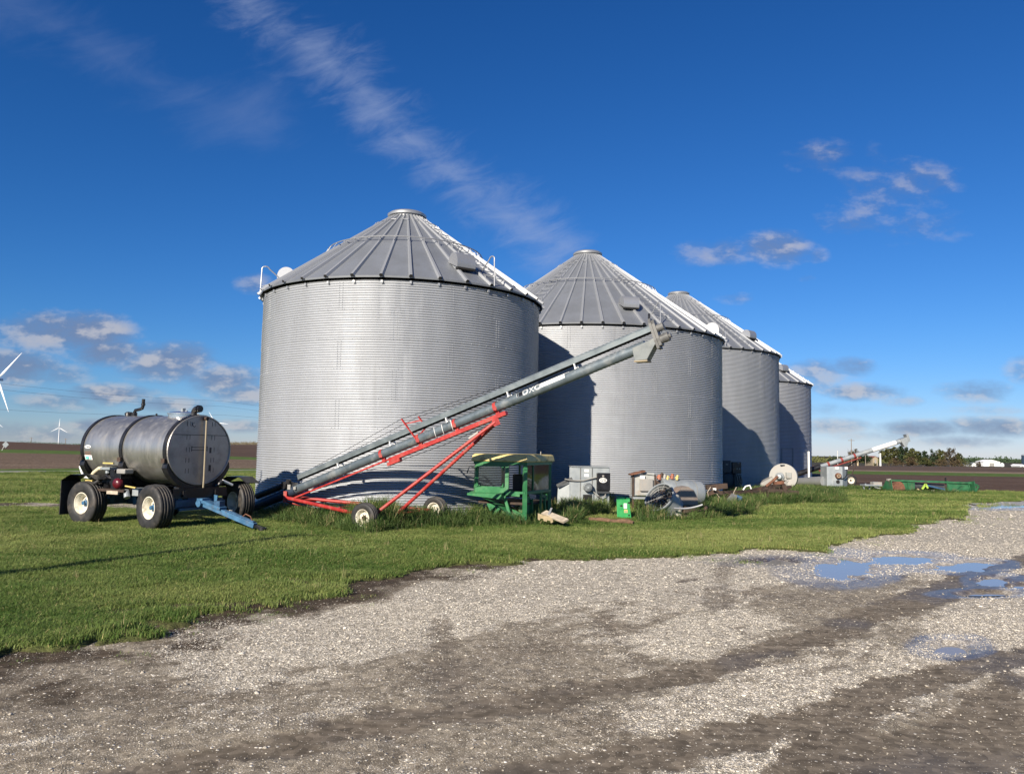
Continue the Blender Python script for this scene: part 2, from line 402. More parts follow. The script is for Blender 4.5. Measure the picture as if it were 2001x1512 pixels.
def PXU(u): return 1000.5+FPX*np.asarray(u)      # pixel column of a bearing, only used to read the tables above
def terrain(u, Y):
    """height of the land: flat round the bins, rolling away beyond its crest"""
    u = np.asarray(u, float); Y = np.asarray(Y, float); px = PXU(u)
    left = CREST(px); yc = 2700/left
    zl = np.where(Y < yc, 0., 1.8-1.8*(Y/yc)**1.02)
    br = BRNF(px); yb = 2700/br
    dy = np.where(Y < 420, br-.4*np.clip((Y-yb)/300, 0, 1), np.interp(Y, [420, 700, 1500, 3000, 6000], [1, .85, .5, .36, .3])*(br-.4))
    zr = np.where(Y < yb, 0., 1.8-dy*Y/1500)
    w = sstep(u, -.05, .05)
    return zl*(1-w)+zr*w
def grid_faces(nr, nc):
    i = np.arange(nr-1)[:, None]*nc+np.arange(nc-1)[None, :]
    return np.stack([i, i+1, i+nc+1, i+nc], -1).reshape(-1, 4)
def ringzone(name, m, us, ya, yb, nsub, dz=0., geo=False):
    t = np.linspace(0, 1, nsub)[:, None]
    A = ya[None, :]; B = yb[None, :]
    Y = A*(B/A)**t if geo else A+(B-A)*t
    U_ = np.broadcast_to(us[None, :], Y.shape)
    Z = terrain(U_, Y)+dz
    V = np.stack([U_*Y, Y, Z], -1).reshape(-1, 3)
    o = npmesh(name, V, grid_faces(nsub, len(us)), m); o['kind'] = 'structure'; return o

# -- ground materials
def soil_mat(name, c1, c2, c3, scale, furrow=None, speck=0.5, speck_scale=9.):
    m, g, b = material(name)
    geo = g.new('ShaderNodeNewGeometry').outputs['Position']
    mp = g.new('ShaderNodeMapping'); g.t.links.new(geo, mp.inputs[0])
    if furrow is not None:
        mp.inputs['Rotation'].default_value = (0, 0, furrow); mp.inputs['Scale'].default_value = (.06, 1, 1)
    n1 = g.noise(mp.outputs[0], scale, 6, .65); n2 = g.noise(geo, speck_scale, 4, .7); n3 = g.noise(geo, .03, 3, .5)
    c = g.mix(g.ramp(n1.outputs['Fac'], .35, .65), c1+(1,), c2+(1,))
    c = g.mix(g.m('MULTIPLY', g.ramp(n2.outputs['Fac'], .52, .68), speck), c, c3+(1,))
    c = g.mix(g.m('MULTIPLY', g.ramp(n3.outputs['Fac'], .4, .65), .35), c, c1+(1,))
    g.put(b.inputs['Base Color'], c); b.inputs['Roughness'].default_value = .95; b.inputs['Specular IOR Level'].default_value = .1
    bp = g.new('ShaderNodeBump'); bp.inputs['Strength'].default_value = .9; bp.inputs['Distance'].default_value = .12
    g.t.links.new(g.m('ADD', n1.outputs['Fac'], g.m('MULTIPLY', n2.outputs['Fac'], .6)), bp.inputs['Height']); g.t.links.new(bp.outputs[0], b.inputs['Normal'])
    return m
MT['plow'] = soil_mat('ploughed_soil', (.060, .038, .026), (.13, .085, .06), (.24, .165, .12), 1.2, rad(8), .45, 3.)
MT['brownfield'] = soil_mat('far_brown_soil', (.08, .054, .038), (.14, .098, .07), (.19, .14, .10), .5, rad(5), .3, .5)
MT['stubble'] = soil_mat('corn_stubble', (.085, .057, .04), (.19, .137, .095), (.52, .40, .27), .9, rad(20), .85, 4.5)
MT['tan'] = soil_mat('dry_stubble_strip', (.18, .13, .09), (.26, .2, .14), (.34, .27, .2), .6, None, .4, 1.)
MT['green'] = soil_mat('rough_grass_strip', (.06, .10, .022), (.11, .17, .036), (.2, .18, .07), .8, None, .35, 2.)
MT['farland'] = soil_mat('distant_farmland', (.05, .05, .03), (.075, .055, .042), (.05, .07, .03), .02, None, .4, .01)
MT['roadm'] = soil_mat('pale_gravel_road', (.24, .23, .21), (.32, .31, .28), (.4, .38, .34), .6, None, .4, 4.)
MT['base'] = soil_mat('packed_earth', (.14, .125, .105), (.2, .18, .15), (.3, .27, .23), 1., None, .4, 6.)
ul = np.linspace(-1.7, 0., 120); ur = np.linspace(0., 1.7, 120)
pl = PXU(ul); pr = PXU(ur)
D = lambda f, p: 2700/f(p)
ringzone('road', 'roadm', ul, D(ROADN, pl), D(ROADF, pl), 4)
ringzone('verge', 'green', ul, D(ROADF, pl), D(VERGE, pl), 4)
ringzone('stubble_field', 'stubble', ul, D(VERGE, pl), D(STUB, pl), 40)
ringzone('grass_strip', 'green', ul, D(STUB, pl), D(STRIP, pl), 6)
ringzone('ploughed_field', 'plow', ul, D(STRIP, pl), D(CREST, pl)*1.05, 40, geo=True)
ringzone('terrain', 'farland', ul, D(CREST, pl)*1.05, np.full(len(ul), 7000.), 40, geo=True)
ringzone('ploughed_field', 'plow', ur, D(PLOWN, pr), D(PLOWF, pr), 40)
ringzone('grass_strip', 'green', ur, D(PLOWF, pr), D(GRNF, pr), 6)
ringzone('stubble_strip', 'tan', ur, D(GRNF, pr), D(TANF, pr), 4)
ringzone('brown_field', 'brownfield', ur, D(TANF, pr), D(BRNF, pr), 14)
ringzone('terrain', 'farland', ur, D(BRNF, pr), np.full(len(ur), 7000.), 60, geo=True)
gb = MB(); gb.add([(-600, -600, -.16), (600, -600, -.16), (600, 40, -.16), (-600, 40, -.16)], [(0, 1, 2, 3)])
gb.build('ground', 'base')['kind'] = 'structure'

# -- the yard: gravel lot and lawn on one adaptive grid
D0 = lambda px: np.where(px < 900, 2700/ROADN(px), 2700/PLOWN(px))
NC, NR = 640, 560
ug = np.linspace(-1.5, 1.5, NC); tg = np.linspace(0, 1, NR)[:, None]
d0 = D0(PXU(ug)); d0 = np.convolve(np.pad(d0, 6, mode='edge'), np.ones(13)/13, 'valid')
d0 = D0(PXU(ug))
YY = 2.3*(d0[None, :]/2.3)**tg; UU = np.broadcast_to(ug[None, :], YY.shape); XX = UU*YY
EDGE_PX = [(-1200, 1420), (-300, 1318), (0, 1287), (130, 1268), (250, 1250), (330, 1222), (420, 1206), (520, 1190), (640, 1168), (700, 1145), (790, 1124), (880, 1108), (1000, 1100), (1150, 1094), (1300, 1091), (1400, 1084), (1500, 1077), (1600, 1078), (1645, 1064), (1690, 1054), (1770, 1040), (1778, 1028), (1885, 1011), (1880, 994), (1872, 985), (2001, 979), (2700, 992)]
EDGE = [tuple(G(*p)[:2]) for p in EDGE_PX]
LAWN_POLY = EDGE+[(200, 60), (200, 300), (-300, 300), (-300, EDGE[0][1])]
def lawn_sd(X, Y):
    d = seg_dist(X, Y, EDGE); return np.where(inside(X, Y, LAWN_POLY), d, -d)
TRACK = [(-60., 21.5), (-26., 20.9), (-14., 20.5), (-9., 21.2), (-6.5, 24.)]
def pix(X, Y):
    u = X/Y; px = 1000.5+FPX*u; return px, 873+RO*(px-1000)+2700/Y
PXg, PYg = pix(XX, YY)
def blob(px, py, rx, ry):
    """patch of the yard given by where its middle lies, in metres on the ground"""
    return np.exp(-(((PXg-px)/rx)**2+((PYg-py)/ry)**2)*1.1)
sd = lawn_sd(XX, YY)+(fbm(XX*1.6, YY*1.6, 4, 3)-.5)*1.0+(fbm(XX*7, YY*7, 3, 5)-.5)*.35
trk = seg_dist(XX, YY, TRACK)
trackm = sstep(1.15-trk+(fbm(XX*1.2, YY*1.2, 3, 9)-.5)*.9, -.05, .25)
lawn = sstep(sd, -.03, .12)*(1-trackm)
bare = sstep(fbm(XX*.9+31, YY*1.3, 4, 21), .60, .70)*sstep(sd, 2.6, .2)*sstep(XX, 2., -1.)      # worn spots near the lot
lawnz = -.05+.085*lawn*(1-.25*bare)+(fbm(XX*2.5, YY*2.5, 4, 11)-.5)*.035
# tracks of mud, light loose stone, puddle hollows
def line_px(pts): return [tuple(G(*p)[:2]) for p in pts]
SA = (XX+YY)*.7071; SB = (YY-XX)*.7071        # along and across the way the lorries drive
stk = fbm(SA*.42, SB*1.7, 5, 71, .58); stf = fbm(SA*1.8, SB*4.5, 4, 73, .6)
wob = (fbm(XX*1.3, YY*1.3, 4, 31)-.5)*.5
mud = np.zeros(XX.shape)
for pts, w, a in (([(2200, 1030), (2050, 1080), (1900, 1122), (1750, 1182), (1620, 1237), (1530, 1264), (1400, 1297), (1300, 1322), (1150, 1347), (1000, 1378), (850, 1392), (650, 1432), (400, 1482), (100, 1560)], .30, 1.), ([(2200, 1085), (2050, 1120), (1880, 1152), (1750, 1192), (1600, 1240), (1500, 1268)], .26, 1.),
                  ([(2200, 1240), (2050, 1272), (1900, 1300), (1750, 1342), (1600, 1402), (1450, 1436), (1250, 1472), (1000, 1525)], .34, .95), ([(2200, 1420), (1950, 1440), (1750, 1470), (1600, 1540)], .45, .95),
                  ([(1420, 1100), (1400, 1185)], .3, .5), ([(860, 1212), (870, 1260), (880, 1330), (900, 1392)], .16, .55), ([(1180, 1205), (1215, 1260), (1290, 1310)], .14, .6), ([(1440, 1225), (1490, 1262)], .13, .6), ([(1500, 1180), (1580, 1195), (1690, 1240)], .10, .5), ([(1300, 1160), (1450, 1160), (1640, 1170)], .12, .45), ([(880, 1212), (1100, 1225), (1300, 1232)], .14, .35)):
    d = seg_dist(XX, YY, line_px(pts)); mud = np.maximum(mud, a*sstep(w*.66+wob*(.22 if a > .9 else .5)+(fbm(XX*6, YY*6, 3, 33)-.5)*.30-d, -.12, .10))
mud = np.maximum(mud, .95*sstep(blob(1960, 1400, 230, 105)+blob(1720, 1450, 190, 60)+(stk-.5)*1.6+(fbm(XX*2.2, YY*2.2, 4, 41)-.5)*.8, .5, .8))
edgeband = sstep(-lawn_sd(XX, YY), 3.4, 1.2)*sstep(PXg, 250, 480)*(1-sstep(-lawn_sd(XX, YY)+(fbm(XX*1.3, YY*1.3, 4, 77)-.5)*1.2, .75, .3)*sstep(PXg, 1000, 800))
bias = -.165+.19*sstep(XX/YY, -.05, .2)+.40*edgeband
for b_ in ((1430, 1225, 140, 45, .25), (1330, 1265, 120, 40, .2), (1600, 1330, 190, 55, .25), (1930, 1215, 130, 55, .3), (1800, 1290, 100, 35, .25), (1580, 1475, 110, 40, .3), (1980, 1000, 180, 70, .5), (1850, 1060, 180, 35, .4), (700, 1210, 250, 32, .3), (450, 1238, 130, 28, .3), (150, 1445, 170, 50, .22), (1240, 1495, 130, 28, .25), (600, 1310, 180, 40, .06), (900, 1490, 160, 28, .2)):
    bias = bias+b_[4]*blob(*b_[:4])
stg = fbm(SA*5, SB*8, 3, 75, .6)
light = sstep(stk*.62+stf*.42+(stg-.5)*.30+bias, .47, .70)
mud = np.maximum(mud, .38*sstep(1-stk*.75-stf*.35-bias*.6, .56, .72)*sstep(XX/YY, -.35, .1)*(1-edgeband))
light = np.clip(light*(1-.85*sstep(mud, .3, .75)), 0, 1)
soil = sstep(-sd, 1.25, .1)*sstep(XX, 1.2, -1.)*sstep(fbm(XX*1.6, YY*1.6, 5, 81), .22, .50)*(sd < .3)
soil = np.maximum(soil, .75*sstep(PXg, 700, 60)*sstep(PYg, 1430, 1310)*sstep(fbm(XX*1.4, YY*1.4, 5, 87), .36, .6))
soil = np.maximum(soil, .7*blob(330, 1240, 260, 32)*sstep(fbm(XX*2, YY*2, 4, 83), .35, .55))
soil = np.maximum(soil, .8*blob(120, 1345, 170, 32)*sstep(fbm(XX*2, YY*2, 4, 85), .4, .6))
soil = np.maximum(soil, .9*blob(1510, 1090, 95, 8))
hollow = np.zeros(XX.shape)
PUD = [(1638, 1107, 62, 19, 'irregular blue puddle with muddy bays beside the lawn'), (1757, 1088, 58, 8, ''), (1868, 1103, 55, 7, ''), (1900, 1096, 40, 5, ''), (1935, 1128, 30, 8, ''), (1990, 1138, 30, 5, ''), (1918, 1153, 50, 5, ''), (1845, 1253, 42, 12, ''), (1965, 986, 85, 4.5, ''), (1500, 1092, 60, 6, ''), (1860, 985, 0, 0, '')]
for p in PUD:
    if p[2]: hollow = np.maximum(hollow, np.clip((1.35 if p[1] > 1200 else 1.3 if p[2] > 58 else 1.5)-np.hypot((PXg-p[0])/p[2], (PYg-p[1])/p[3]), 0, 1))
hnear = np.zeros(XX.shape)
for p in PUD:
    if p[2]: hnear = np.maximum(hnear, np.clip(2.9-np.hypot((PXg-p[0])/p[2], (PYg-p[1])/p[3]), 0, 1))
hn = (fbm(XX*4.2, YY*1.9, 5, 91, .6)-.5)*1.35
hollowm = sstep(hollow+hn, .0, .9)*(hollow > 0)
wet = np.clip(sstep(hnear+hn*.5, .35, 1.0)+.55*mud*sstep(fbm(XX*.9, YY*.9, 4, 95), .42, .62), 0, 1)
gz = (fbm(XX*1.2, YY*1.2, 4, 101)-.5)*.022*(1-.6*hnear)+(fbm(XX*9, YY*9, 3, 103)-.5)*.012*(1-mud)-.012*mud*(1-np.clip(hollow*3+hnear,0,1))-.07*hollowm*np.where(PYg > 1200, .72, 1)
gz = np.where(sd > 1.2, -.09, gz)
gz = np.where(trackm > .02, .0+(fbm(XX*4, YY*4, 3, 104)-.5)*.02, gz)
light = np.maximum(light, trackm*.45)
FG = grid_faces(NR, NC)
V = np.stack([XX, YY, gz], -1).reshape(-1, 3)

def gravel_mat():
    m, g, b = material('limestone_gravel_and_mud')
    geo = g.new('ShaderNodeNewGeometry').outputs['Position']
    A = {k: g.new('ShaderNodeAttribute', attribute_name=k).outputs['Fac'] for k in ('mud', 'light', 'soil', 'wet')}
    v1 = g.new('ShaderNodeTexVoronoi'); v1.inputs['Scale'].default_value = 48; g.t.links.new(geo, v1.inputs['Vector'])
    v2 = g.new('ShaderNodeTexVoronoi'); v2.inputs['Scale'].default_value = 120; g.t.links.new(geo, v2.inputs['Vector'])
    n1 = g.noise(geo, 6, 6, .7); n2 = g.noise(geo, 1.1, 5, .6); n3 = g.noise(geo, 60, 4, .7)
    sepc = g.new('ShaderNodeSeparateColor'); g.t.links.new(v1.outputs['Color'], sepc.inputs[0])
    sep2 = g.new('ShaderNodeSeparateColor'); g.t.links.new(v2.outputs['Color'], sep2.inputs[0])
    mid = g.mix(g.ramp(n1.outputs['Fac'], .3, .7), (0.195, 0.165, 0.120, 1), (0.315, 0.274, 0.206, 1))
    mid = g.mix(g.m('MULTIPLY', g.ramp(n2.outputs['Fac'], .42, .66), .55), mid, (0.130, 0.103, 0.074, 1))
    mid = g.mix(g.m('MULTIPLY', g.ramp(sep2.outputs[0], .6, .95), .6), mid, (0.420, 0.364, 0.289, 1))
    mid = g.mix(g.m('MULTIPLY', g.ramp(sep2.outputs[1], .6, .9), .5), mid, (0.120, 0.099, 0.074, 1))
    lt = g.mix(sepc.outputs[0], (0.340, 0.291, 0.219, 1), (0.920, 0.857, 0.727, 1))
    lt2 = g.mix(sep2.outputs[0], (0.300, 0.256, 0.191, 1), (0.880, 0.818, 0.690, 1))
    mpt = g.new('ShaderNodeMapping'); mpt.inputs['Rotation'].default_value = (0, 0, rad(-42)); mpt.inputs['Scale'].default_value = (.8, 9, 1); g.t.links.new(geo, mpt.inputs[0])
    tread = g.noise(mpt.outputs[0], 1.4, 5, .65)
    mudc = g.mix(g.ramp(n1.outputs['Fac'], .3, .7), (0.115, 0.094, 0.069, 1), (0.190, 0.158, 0.119, 1))
    mudc = g.mix(g.m('MULTIPLY', g.ramp(tread.outputs['Fac'], .5, .68), .55), mudc, (0.240, 0.202, 0.154, 1))
    mudc = g.mix(g.m('MULTIPLY', g.ramp(tread.outputs['Fac'], .48, .34), .5), mudc, (0.075, 0.060, 0.045, 1))
    soilc = g.mix(g.ramp(n1.outputs['Fac'], .3, .7), (0.042, 0.032, 0.022, 1), (0.095, 0.072, 0.051, 1))
    lf = g.ramp(g.m('ADD', A['light'], g.m('MULTIPLY', g.m('SUBTRACT', n1.outputs['Fac'], .5), .7)), .0, 1.)
    mf = g.ramp(g.m('ADD', A['mud'], g.m('MULTIPLY', g.m('SUBTRACT', n1.outputs['Fac'], .5), .8)), .2, .75)
    sf = g.ramp(g.m('ADD', A['soil'], g.m('MULTIPLY', g.m('SUBTRACT', n1.outputs['Fac'], .5), .9)), .12, .8)
    c = g.mix(g.m('MULTIPLY', lf, .5), mid, (0.400, 0.355, 0.276, 1))
    c = g.mix(g.m('MULTIPLY', mf, .9), c, mudc); c = g.mix(sf, c, soilc)
    # single stones: each cell of the finer and the coarser layer is a pale stone or not
    cover = g.m('MULTIPLY', g.m('ADD', .13, g.m('MULTIPLY', lf, .72)), g.m('SUBTRACT', 1., g.m('MULTIPLY', g.m('MAXIMUM', mf, sf), .78)))
    st2 = g.m('MULTIPLY', g.m('LESS_THAN', sep2.outputs[1], cover), g.ramp(v2.outputs['Distance'], .62, .42))
    st1 = g.m('MULTIPLY', g.m('LESS_THAN', sepc.outputs[1], g.m('MULTIPLY', cover, .55)), g.ramp(v1.outputs['Distance'], .60, .42))
    c = g.mix(st2, c, lt2); c = g.mix(st1, c, lt)
    v3 = g.new('ShaderNodeTexVoronoi'); v3.inputs['Scale'].default_value = 19; g.t.links.new(geo, v3.inputs['Vector'])
    sep3 = g.new('ShaderNodeSeparateColor'); g.t.links.new(v3.outputs['Color'], sep3.inputs[0])
    hsv = g.new('ShaderNodeHueSaturation'); g.t.links.new(c, hsv.inputs['Color']); g.put(hsv.inputs['Value'], g.m('ADD', .70, g.m('MULTIPLY', sep3.outputs[0], .62))); c = hsv.outputs['Color']
    c = g.mix(g.m('MULTIPLY', A['wet'], .5), c, g.mix(.5, c, (0.030, 0.026, 0.020, 1)))
    g.put(b.inputs['Base Color'], c)
    g.put(b.inputs['Roughness'], g.m('SUBTRACT', .95, g.m('MULTIPLY', A['wet'], .62)))
    g.put(b.inputs['Specular IOR Level'], g.m('ADD', .12, g.m('MULTIPLY', A['wet'], .4)))
    hgt = g.m('ADD', g.m('MULTIPLY', st1, g.m('SUBTRACT', 1., v1.outputs['Distance'])), g.m('MULTIPLY', g.m('SUBTRACT', 1., v2.outputs['Distance']), g.m('ADD', .25, g.m('MULTIPLY', st2, .35))))
    hgt = g.m('MULTIPLY', hgt, g.m('MULTIPLY', g.m('SUBTRACT', 1., g.m('MULTIPLY', mf, .55)), g.m('SUBTRACT', 1., g.m('MULTIPLY', A['wet'], .9))))
    bp = g.new('ShaderNodeBump'); bp.inputs['Strength'].default_value = .7; bp.inputs['Distance'].default_value = .014
    g.t.links.new(g.m('ADD', hgt, g.m('MULTIPLY', n3.outputs['Fac'], .12)), bp.inputs['Height']); g.t.links.new(bp.outputs[0], b.inputs['Normal'])
    return m
MT['gravel'] = gravel_mat()
def turf_mat():
    m, g, b = material('turf_soil')
    geo = g.new('ShaderNodeNewGeometry').outputs['Position']
    br = g.new('ShaderNodeAttribute', attribute_name='bare').outputs['Fac']
    n1 = g.noise(geo, .35, 5, .6); n2 = g.noise(geo, 14, 5, .7); n3 = g.noise(geo, 2., 4, .6)
    mp = g.new('ShaderNodeMapping'); mp.inputs['Rotation'].default_value = (0, 0, rad(-12)); mp.inputs['Scale'].default_value = (.12, 1.1, 1); g.t.links.new(geo, mp.inputs[0])
    st = g.noise(mp.outputs[0], 1.1, 4, .55)
    c = g.mix(g.ramp(n2.outputs['Fac'], .3, .7), (.075, .13, .022, 1), (.20, .26, .06, 1))
    c = g.mix(g.m('MULTIPLY', g.ramp(st.outputs['Fac'], .42, .62), .55), c, (.17, .19, .065, 1))
    c = g.mix(g.m('MULTIPLY', g.ramp(n3.outputs['Fac'], .5, .72), .35), c, (.05, .09, .02, 1))
    c = g.mix(br, c, g.mix(g.ramp(n2.outputs['Fac'], .3, .7), (.04, .03, .022, 1), (.085, .065, .045, 1)))
    g.put(b.inputs['Base Color'], c); b.inputs['Roughness'].default_value = .95; b.inputs['Specular IOR Level'].default_value = .1
    bp = g.new('ShaderNodeBump'); bp.inputs['Strength'].default_value = 1.; bp.inputs['Distance'].default_value = .06
    g.t.links.new(g.m('ADD', n2.outputs['Fac'], g.m('MULTIPLY', n3.outputs['Fac'], .8)), bp.inputs['Height']); g.t.links.new(bp.outputs[0], b.inputs['Normal'])
    return m
MT['turf'] = turf_mat()
gr = npmesh('gravel_lot', V, FG, 'gravel'); gr['kind'] = 'structure'
for k, a in (('mud', mud), ('light', light), ('soil', soil), ('wet', wet)): vattr(gr, k, a)
keep = (lawnz > -.045)
kf = keep.ravel()[FG].any(1)
bareatt = np.clip(bare+sstep(sd, .3, -.02)*.9, 0, 1)
lo = npmesh('lawn', np.stack([XX, YY, lawnz], -1).reshape(-1, 3), FG[kf], 'turf'); lo['kind'] = 'structure'
vattr(lo, 'bare', bareatt)
def water_mat():
    m, g, b = material('puddle_water'); b.inputs['Base Color'].default_value = (.28, .25, .21, 1); b.inputs['Roughness'].default_value = .06; b.inputs['Specular IOR Level'].default_value = .6; b.inputs['IOR'].default_value = 1.33
    geo = g.new('ShaderNodeNewGeometry').outputs['Position']; n = g.noise(geo, 5, 3, .5); bp = g.new('ShaderNodeBump'); bp.inputs['Strength'].default_value = .012; bp.inputs['Distance'].default_value = .02
    g.t.links.new(n.outputs['Fac'], bp.inputs['Height']); g.t.links.new(bp.outputs[0], b.inputs['Normal']); return m
MT['water'] = water_mat()
for pi_, p in enumerate(PUD):
    if not p[2]: continue
    ring = [G(p[0]+p[2]*2.25*math.cos(t), p[1]+p[3]*2.25*math.sin(t), -.030-.0011*pi_) for t in np.linspace(0, 2*math.pi, 28, endpoint=False)]
    q = MB(); q.add(ring, [tuple(range(28))]); q.build('puddle', 'water')['kind'] = 'structure'

# ------------------------------------------------------------------ scattered stuff: stones, mown grass, tall grass
HID = bpy.data.collections.new('scatter_sources')
def src_obj(name, V_, F_, m, smooth=False):
    me = bpy.data.meshes.new(name); me.from_pydata([tuple(v) for v in V_], [], F_); me.materials.append(m)
    if smooth: me.polygons.foreach_set('use_smooth', [True]*len(me.polygons))
    o = bpy.data.objects.new(name, me); return o
def scatter(name, pts, rot, scl, tint, variants, label, cat=None):
    col = bpy.data.collections.new(name+'_sources')
    for v in variants: col.objects.link(v)
    me = bpy.data.meshes.new(name); me.vertices.add(len(pts)); me.vertices.foreach_set('co', np.asarray(pts, np.float32).ravel())
    for nm, ar, ty in (('rot', rot, 'FLOAT_VECTOR'), ('scl', scl, 'FLOAT_VECTOR')):
        a = me.attributes.new(nm, ty, 'POINT'); a.data.foreach_set('vector', np.asarray(ar, np.float32).ravel())
    a = me.attributes.new('tint', 'FLOAT', 'POINT'); a.data.foreach_set('value', np.asarray(tint, np.float32))
    a = me.attributes.new('idx', 'INT', 'POINT'); a.data.foreach_set('value', rng.integers(0, len(variants), len(pts)).astype(np.int32))
    o = bpy.data.objects.new(name, me); COL.objects.link(o)
    ng = bpy.data.node_groups.new(name, 'GeometryNodeTree')
    ng.interface.new_socket('Geometry', in_out='INPUT', socket_type='NodeSocketGeometry'); ng.interface.new_socket('Geometry', in_out='OUTPUT', socket_type='NodeSocketGeometry')
    n = ng.nodes; gi = n.new('NodeGroupInput'); go = n.new('NodeGroupOutput'); ip = n.new('GeometryNodeInstanceOnPoints'); ci = n.new('GeometryNodeCollectionInfo')
    ci.inputs['Collection'].default_value = col; ci.inputs['Separate Children'].default_value = True; ci.inputs['Reset Children'].default_value = True
    def at(nm, ty):
        q = n.new('GeometryNodeInputNamedAttribute'); q.data_type = ty; q.inputs[0].default_value = nm; return q.outputs[0]
    l = ng.links; l.new(gi.outputs[0], ip.inputs['Points']); l.new(ci.outputs[0], ip.inputs['Instance']); ip.inputs['Pick Instance'].default_value = True
    l.new(at('idx', 'INT'), ip.inputs['Instance Index'])
    e2r = n.new('FunctionNodeEulerToRotation'); l.new(at('rot', 'FLOAT_VECTOR'), e2r.inputs[0]); l.new(e2r.outputs[0], ip.inputs['Rotation'])
    l.new(at('scl', 'FLOAT_VECTOR'), ip.inputs['Scale']); l.new(ip.outputs[0], go.inputs[0])
    md = o.modifiers.new('scatter', 'NODES'); md.node_group = ng
    o['kind'] = 'stuff'; o['label'] = label; o['category'] = cat or name.replace('_', ' ')
    return o
def samp(arr, X, Y):
    """read a yard grid at points"""
    u = X/Y; ci = np.clip((u+1.5)/3*(NC-1), 0, NC-1).astype(int); dd = d0[ci]
    ri = np.clip(np.log(Y/2.3)/np.log(dd/2.3)*(NR-1), 0, NR-1).astype(int); return arr[ri, ci]
def rand_area(n, ymin, ymax, umax=1.1, umin=None):
    """uniform over the ground within a wedge"""
    umin = -umax if umin is None else umin
    Y = np.sqrt(rng.uniform(ymin**2, ymax**2, n)); return rng.uniform(umin, umax, n)*Y, Y
# stones
def stone_mat():
    m, g, b = material('limestone_chip')
    t = g.new('ShaderNodeAttribute', attribute_name='tint', attribute_type='INSTANCER').outputs['Fac']
    tc = g.new('ShaderNodeTexCoord').outputs['Object']; n = g.noise(tc, 1.5, 4, .6)
    c = g.mix(t, (.24, .207, .155, 1), (.80, .75, .65, 1)); c = g.mix(g.m('MULTIPLY', g.ramp(n.outputs['Fac'], .4, .7), .4), c, (.3, .25, .2, 1))
    g.put(b.inputs['Base Color'], c); b.inputs['Roughness'].default_value = .9; b.inputs['Specular IOR Level'].default_value = .2; return m
MT['stone'] = stone_mat()
stones = []
for k in range(6):
    bm = bmesh.new(); bmesh.ops.create_icosphere(bm, subdivisions=1, radius=1)
    for v in bm.verts: v.co *= random.uniform(.65, 1.2); v.co.z *= .45; v.co.x *= 1.15
    me = bpy.data.meshes.new('stone'); bm.to_mesh(me); bm.free(); me.materials.append(MT['stone']); stones.append(bpy.data.objects.new('stone', me))
def stones_scatter():
    Xs = []; Ys = []; Ss = []
    for n, y0, y1, s0 in ((150000, 3.4, 9, .0042), (98000, 9, 16, .0060), (50000, 16, 30, .010)):
        X, Y = rand_area(n, y0, y1); Xs.append(X); Ys.append(Y); Ss.append(s0*np.exp(rng.normal(0, .42, n)))
    X = np.concatenate(Xs); Y = np.concatenate(Ys); s = np.concatenate(Ss)
    l = samp(light, X, Y); mu = samp(mud, X, Y); so_ = samp(soil, X, Y); lw = samp(lawn, X, Y); hw = samp(hollowm, X, Y); tm = samp(trackm, X, Y)
    pr_ = (.15+.7*l)*(1-.8*mu)*(1-.75*so_)*(1-hw); pr_[(lw > .35)] = 0; pr_[tm > .3] = .3
    big = rng.random(len(X)) < .006; s = np.where(big, s*2.0, s)
    k = rng.random(len(X)) < pr_; X, Y, s, l = X[k], Y[k], s[k], l[k]; z = samp(gz, X, Y)+s*.25
    n = len(X); rot = np.stack([rng.uniform(-.3, .3, n), rng.uniform(-.3, .3, n), rng.uniform(0, 6.28, n)], 1)
    sc = s[:, None]*rng.uniform(.8, 1.25, (n, 3))
    tint = np.clip(.36+.32*l+rng.normal(0, .2, n), 0, 1)
    scatter('gravel_stones', np.stack([X, Y, z], 1), rot, sc, tint, stones, 'loose pale limestone chips strewn over the gravel lot', 'gravel')
stones_scatter()
# grass
def blade_mat(name, ca, cb, cc):
    m, g, b = material(name)
    t = g.new('ShaderNodeAttribute', attribute_name='tint', attribute_type='INSTANCER').outputs['Fac']
    h = g.new('ShaderNodeAttribute', attribute_name='dry').outputs['Fac']
    c = g.mix(t, ca+(1,), cb+(1,)); c = g.mix(h, c, cc+(1,))
    g.put(b.inputs['Base Color'], c); b.inputs['Roughness'].default_value = .6; b.inputs['Specular IOR Level'].default_value = .25
    tl = g.new('ShaderNodeBsdfTranslucent'); g.put(tl.inputs[0], c); mx = g.new('ShaderNodeMixShader'); mx.inputs[0].default_value = .3
    g.t.links.new(b.outputs[0], mx.inputs[1]); g.t.links.new(tl.outputs[0], mx.inputs[2]); g.t.links.new(mx.outputs[0], m.node_tree.nodes['Material Output'].inputs[0]); return m
MT['blade'] = blade_mat('mown_grass_blade', (.08, .16, .027), (.28, .33, .10), (.50, .43, .19))
MT['tallblade'] = blade_mat('tall_grass_blade', (.045, .105, .024), (.14, .21, .055), (.42, .35, .18))
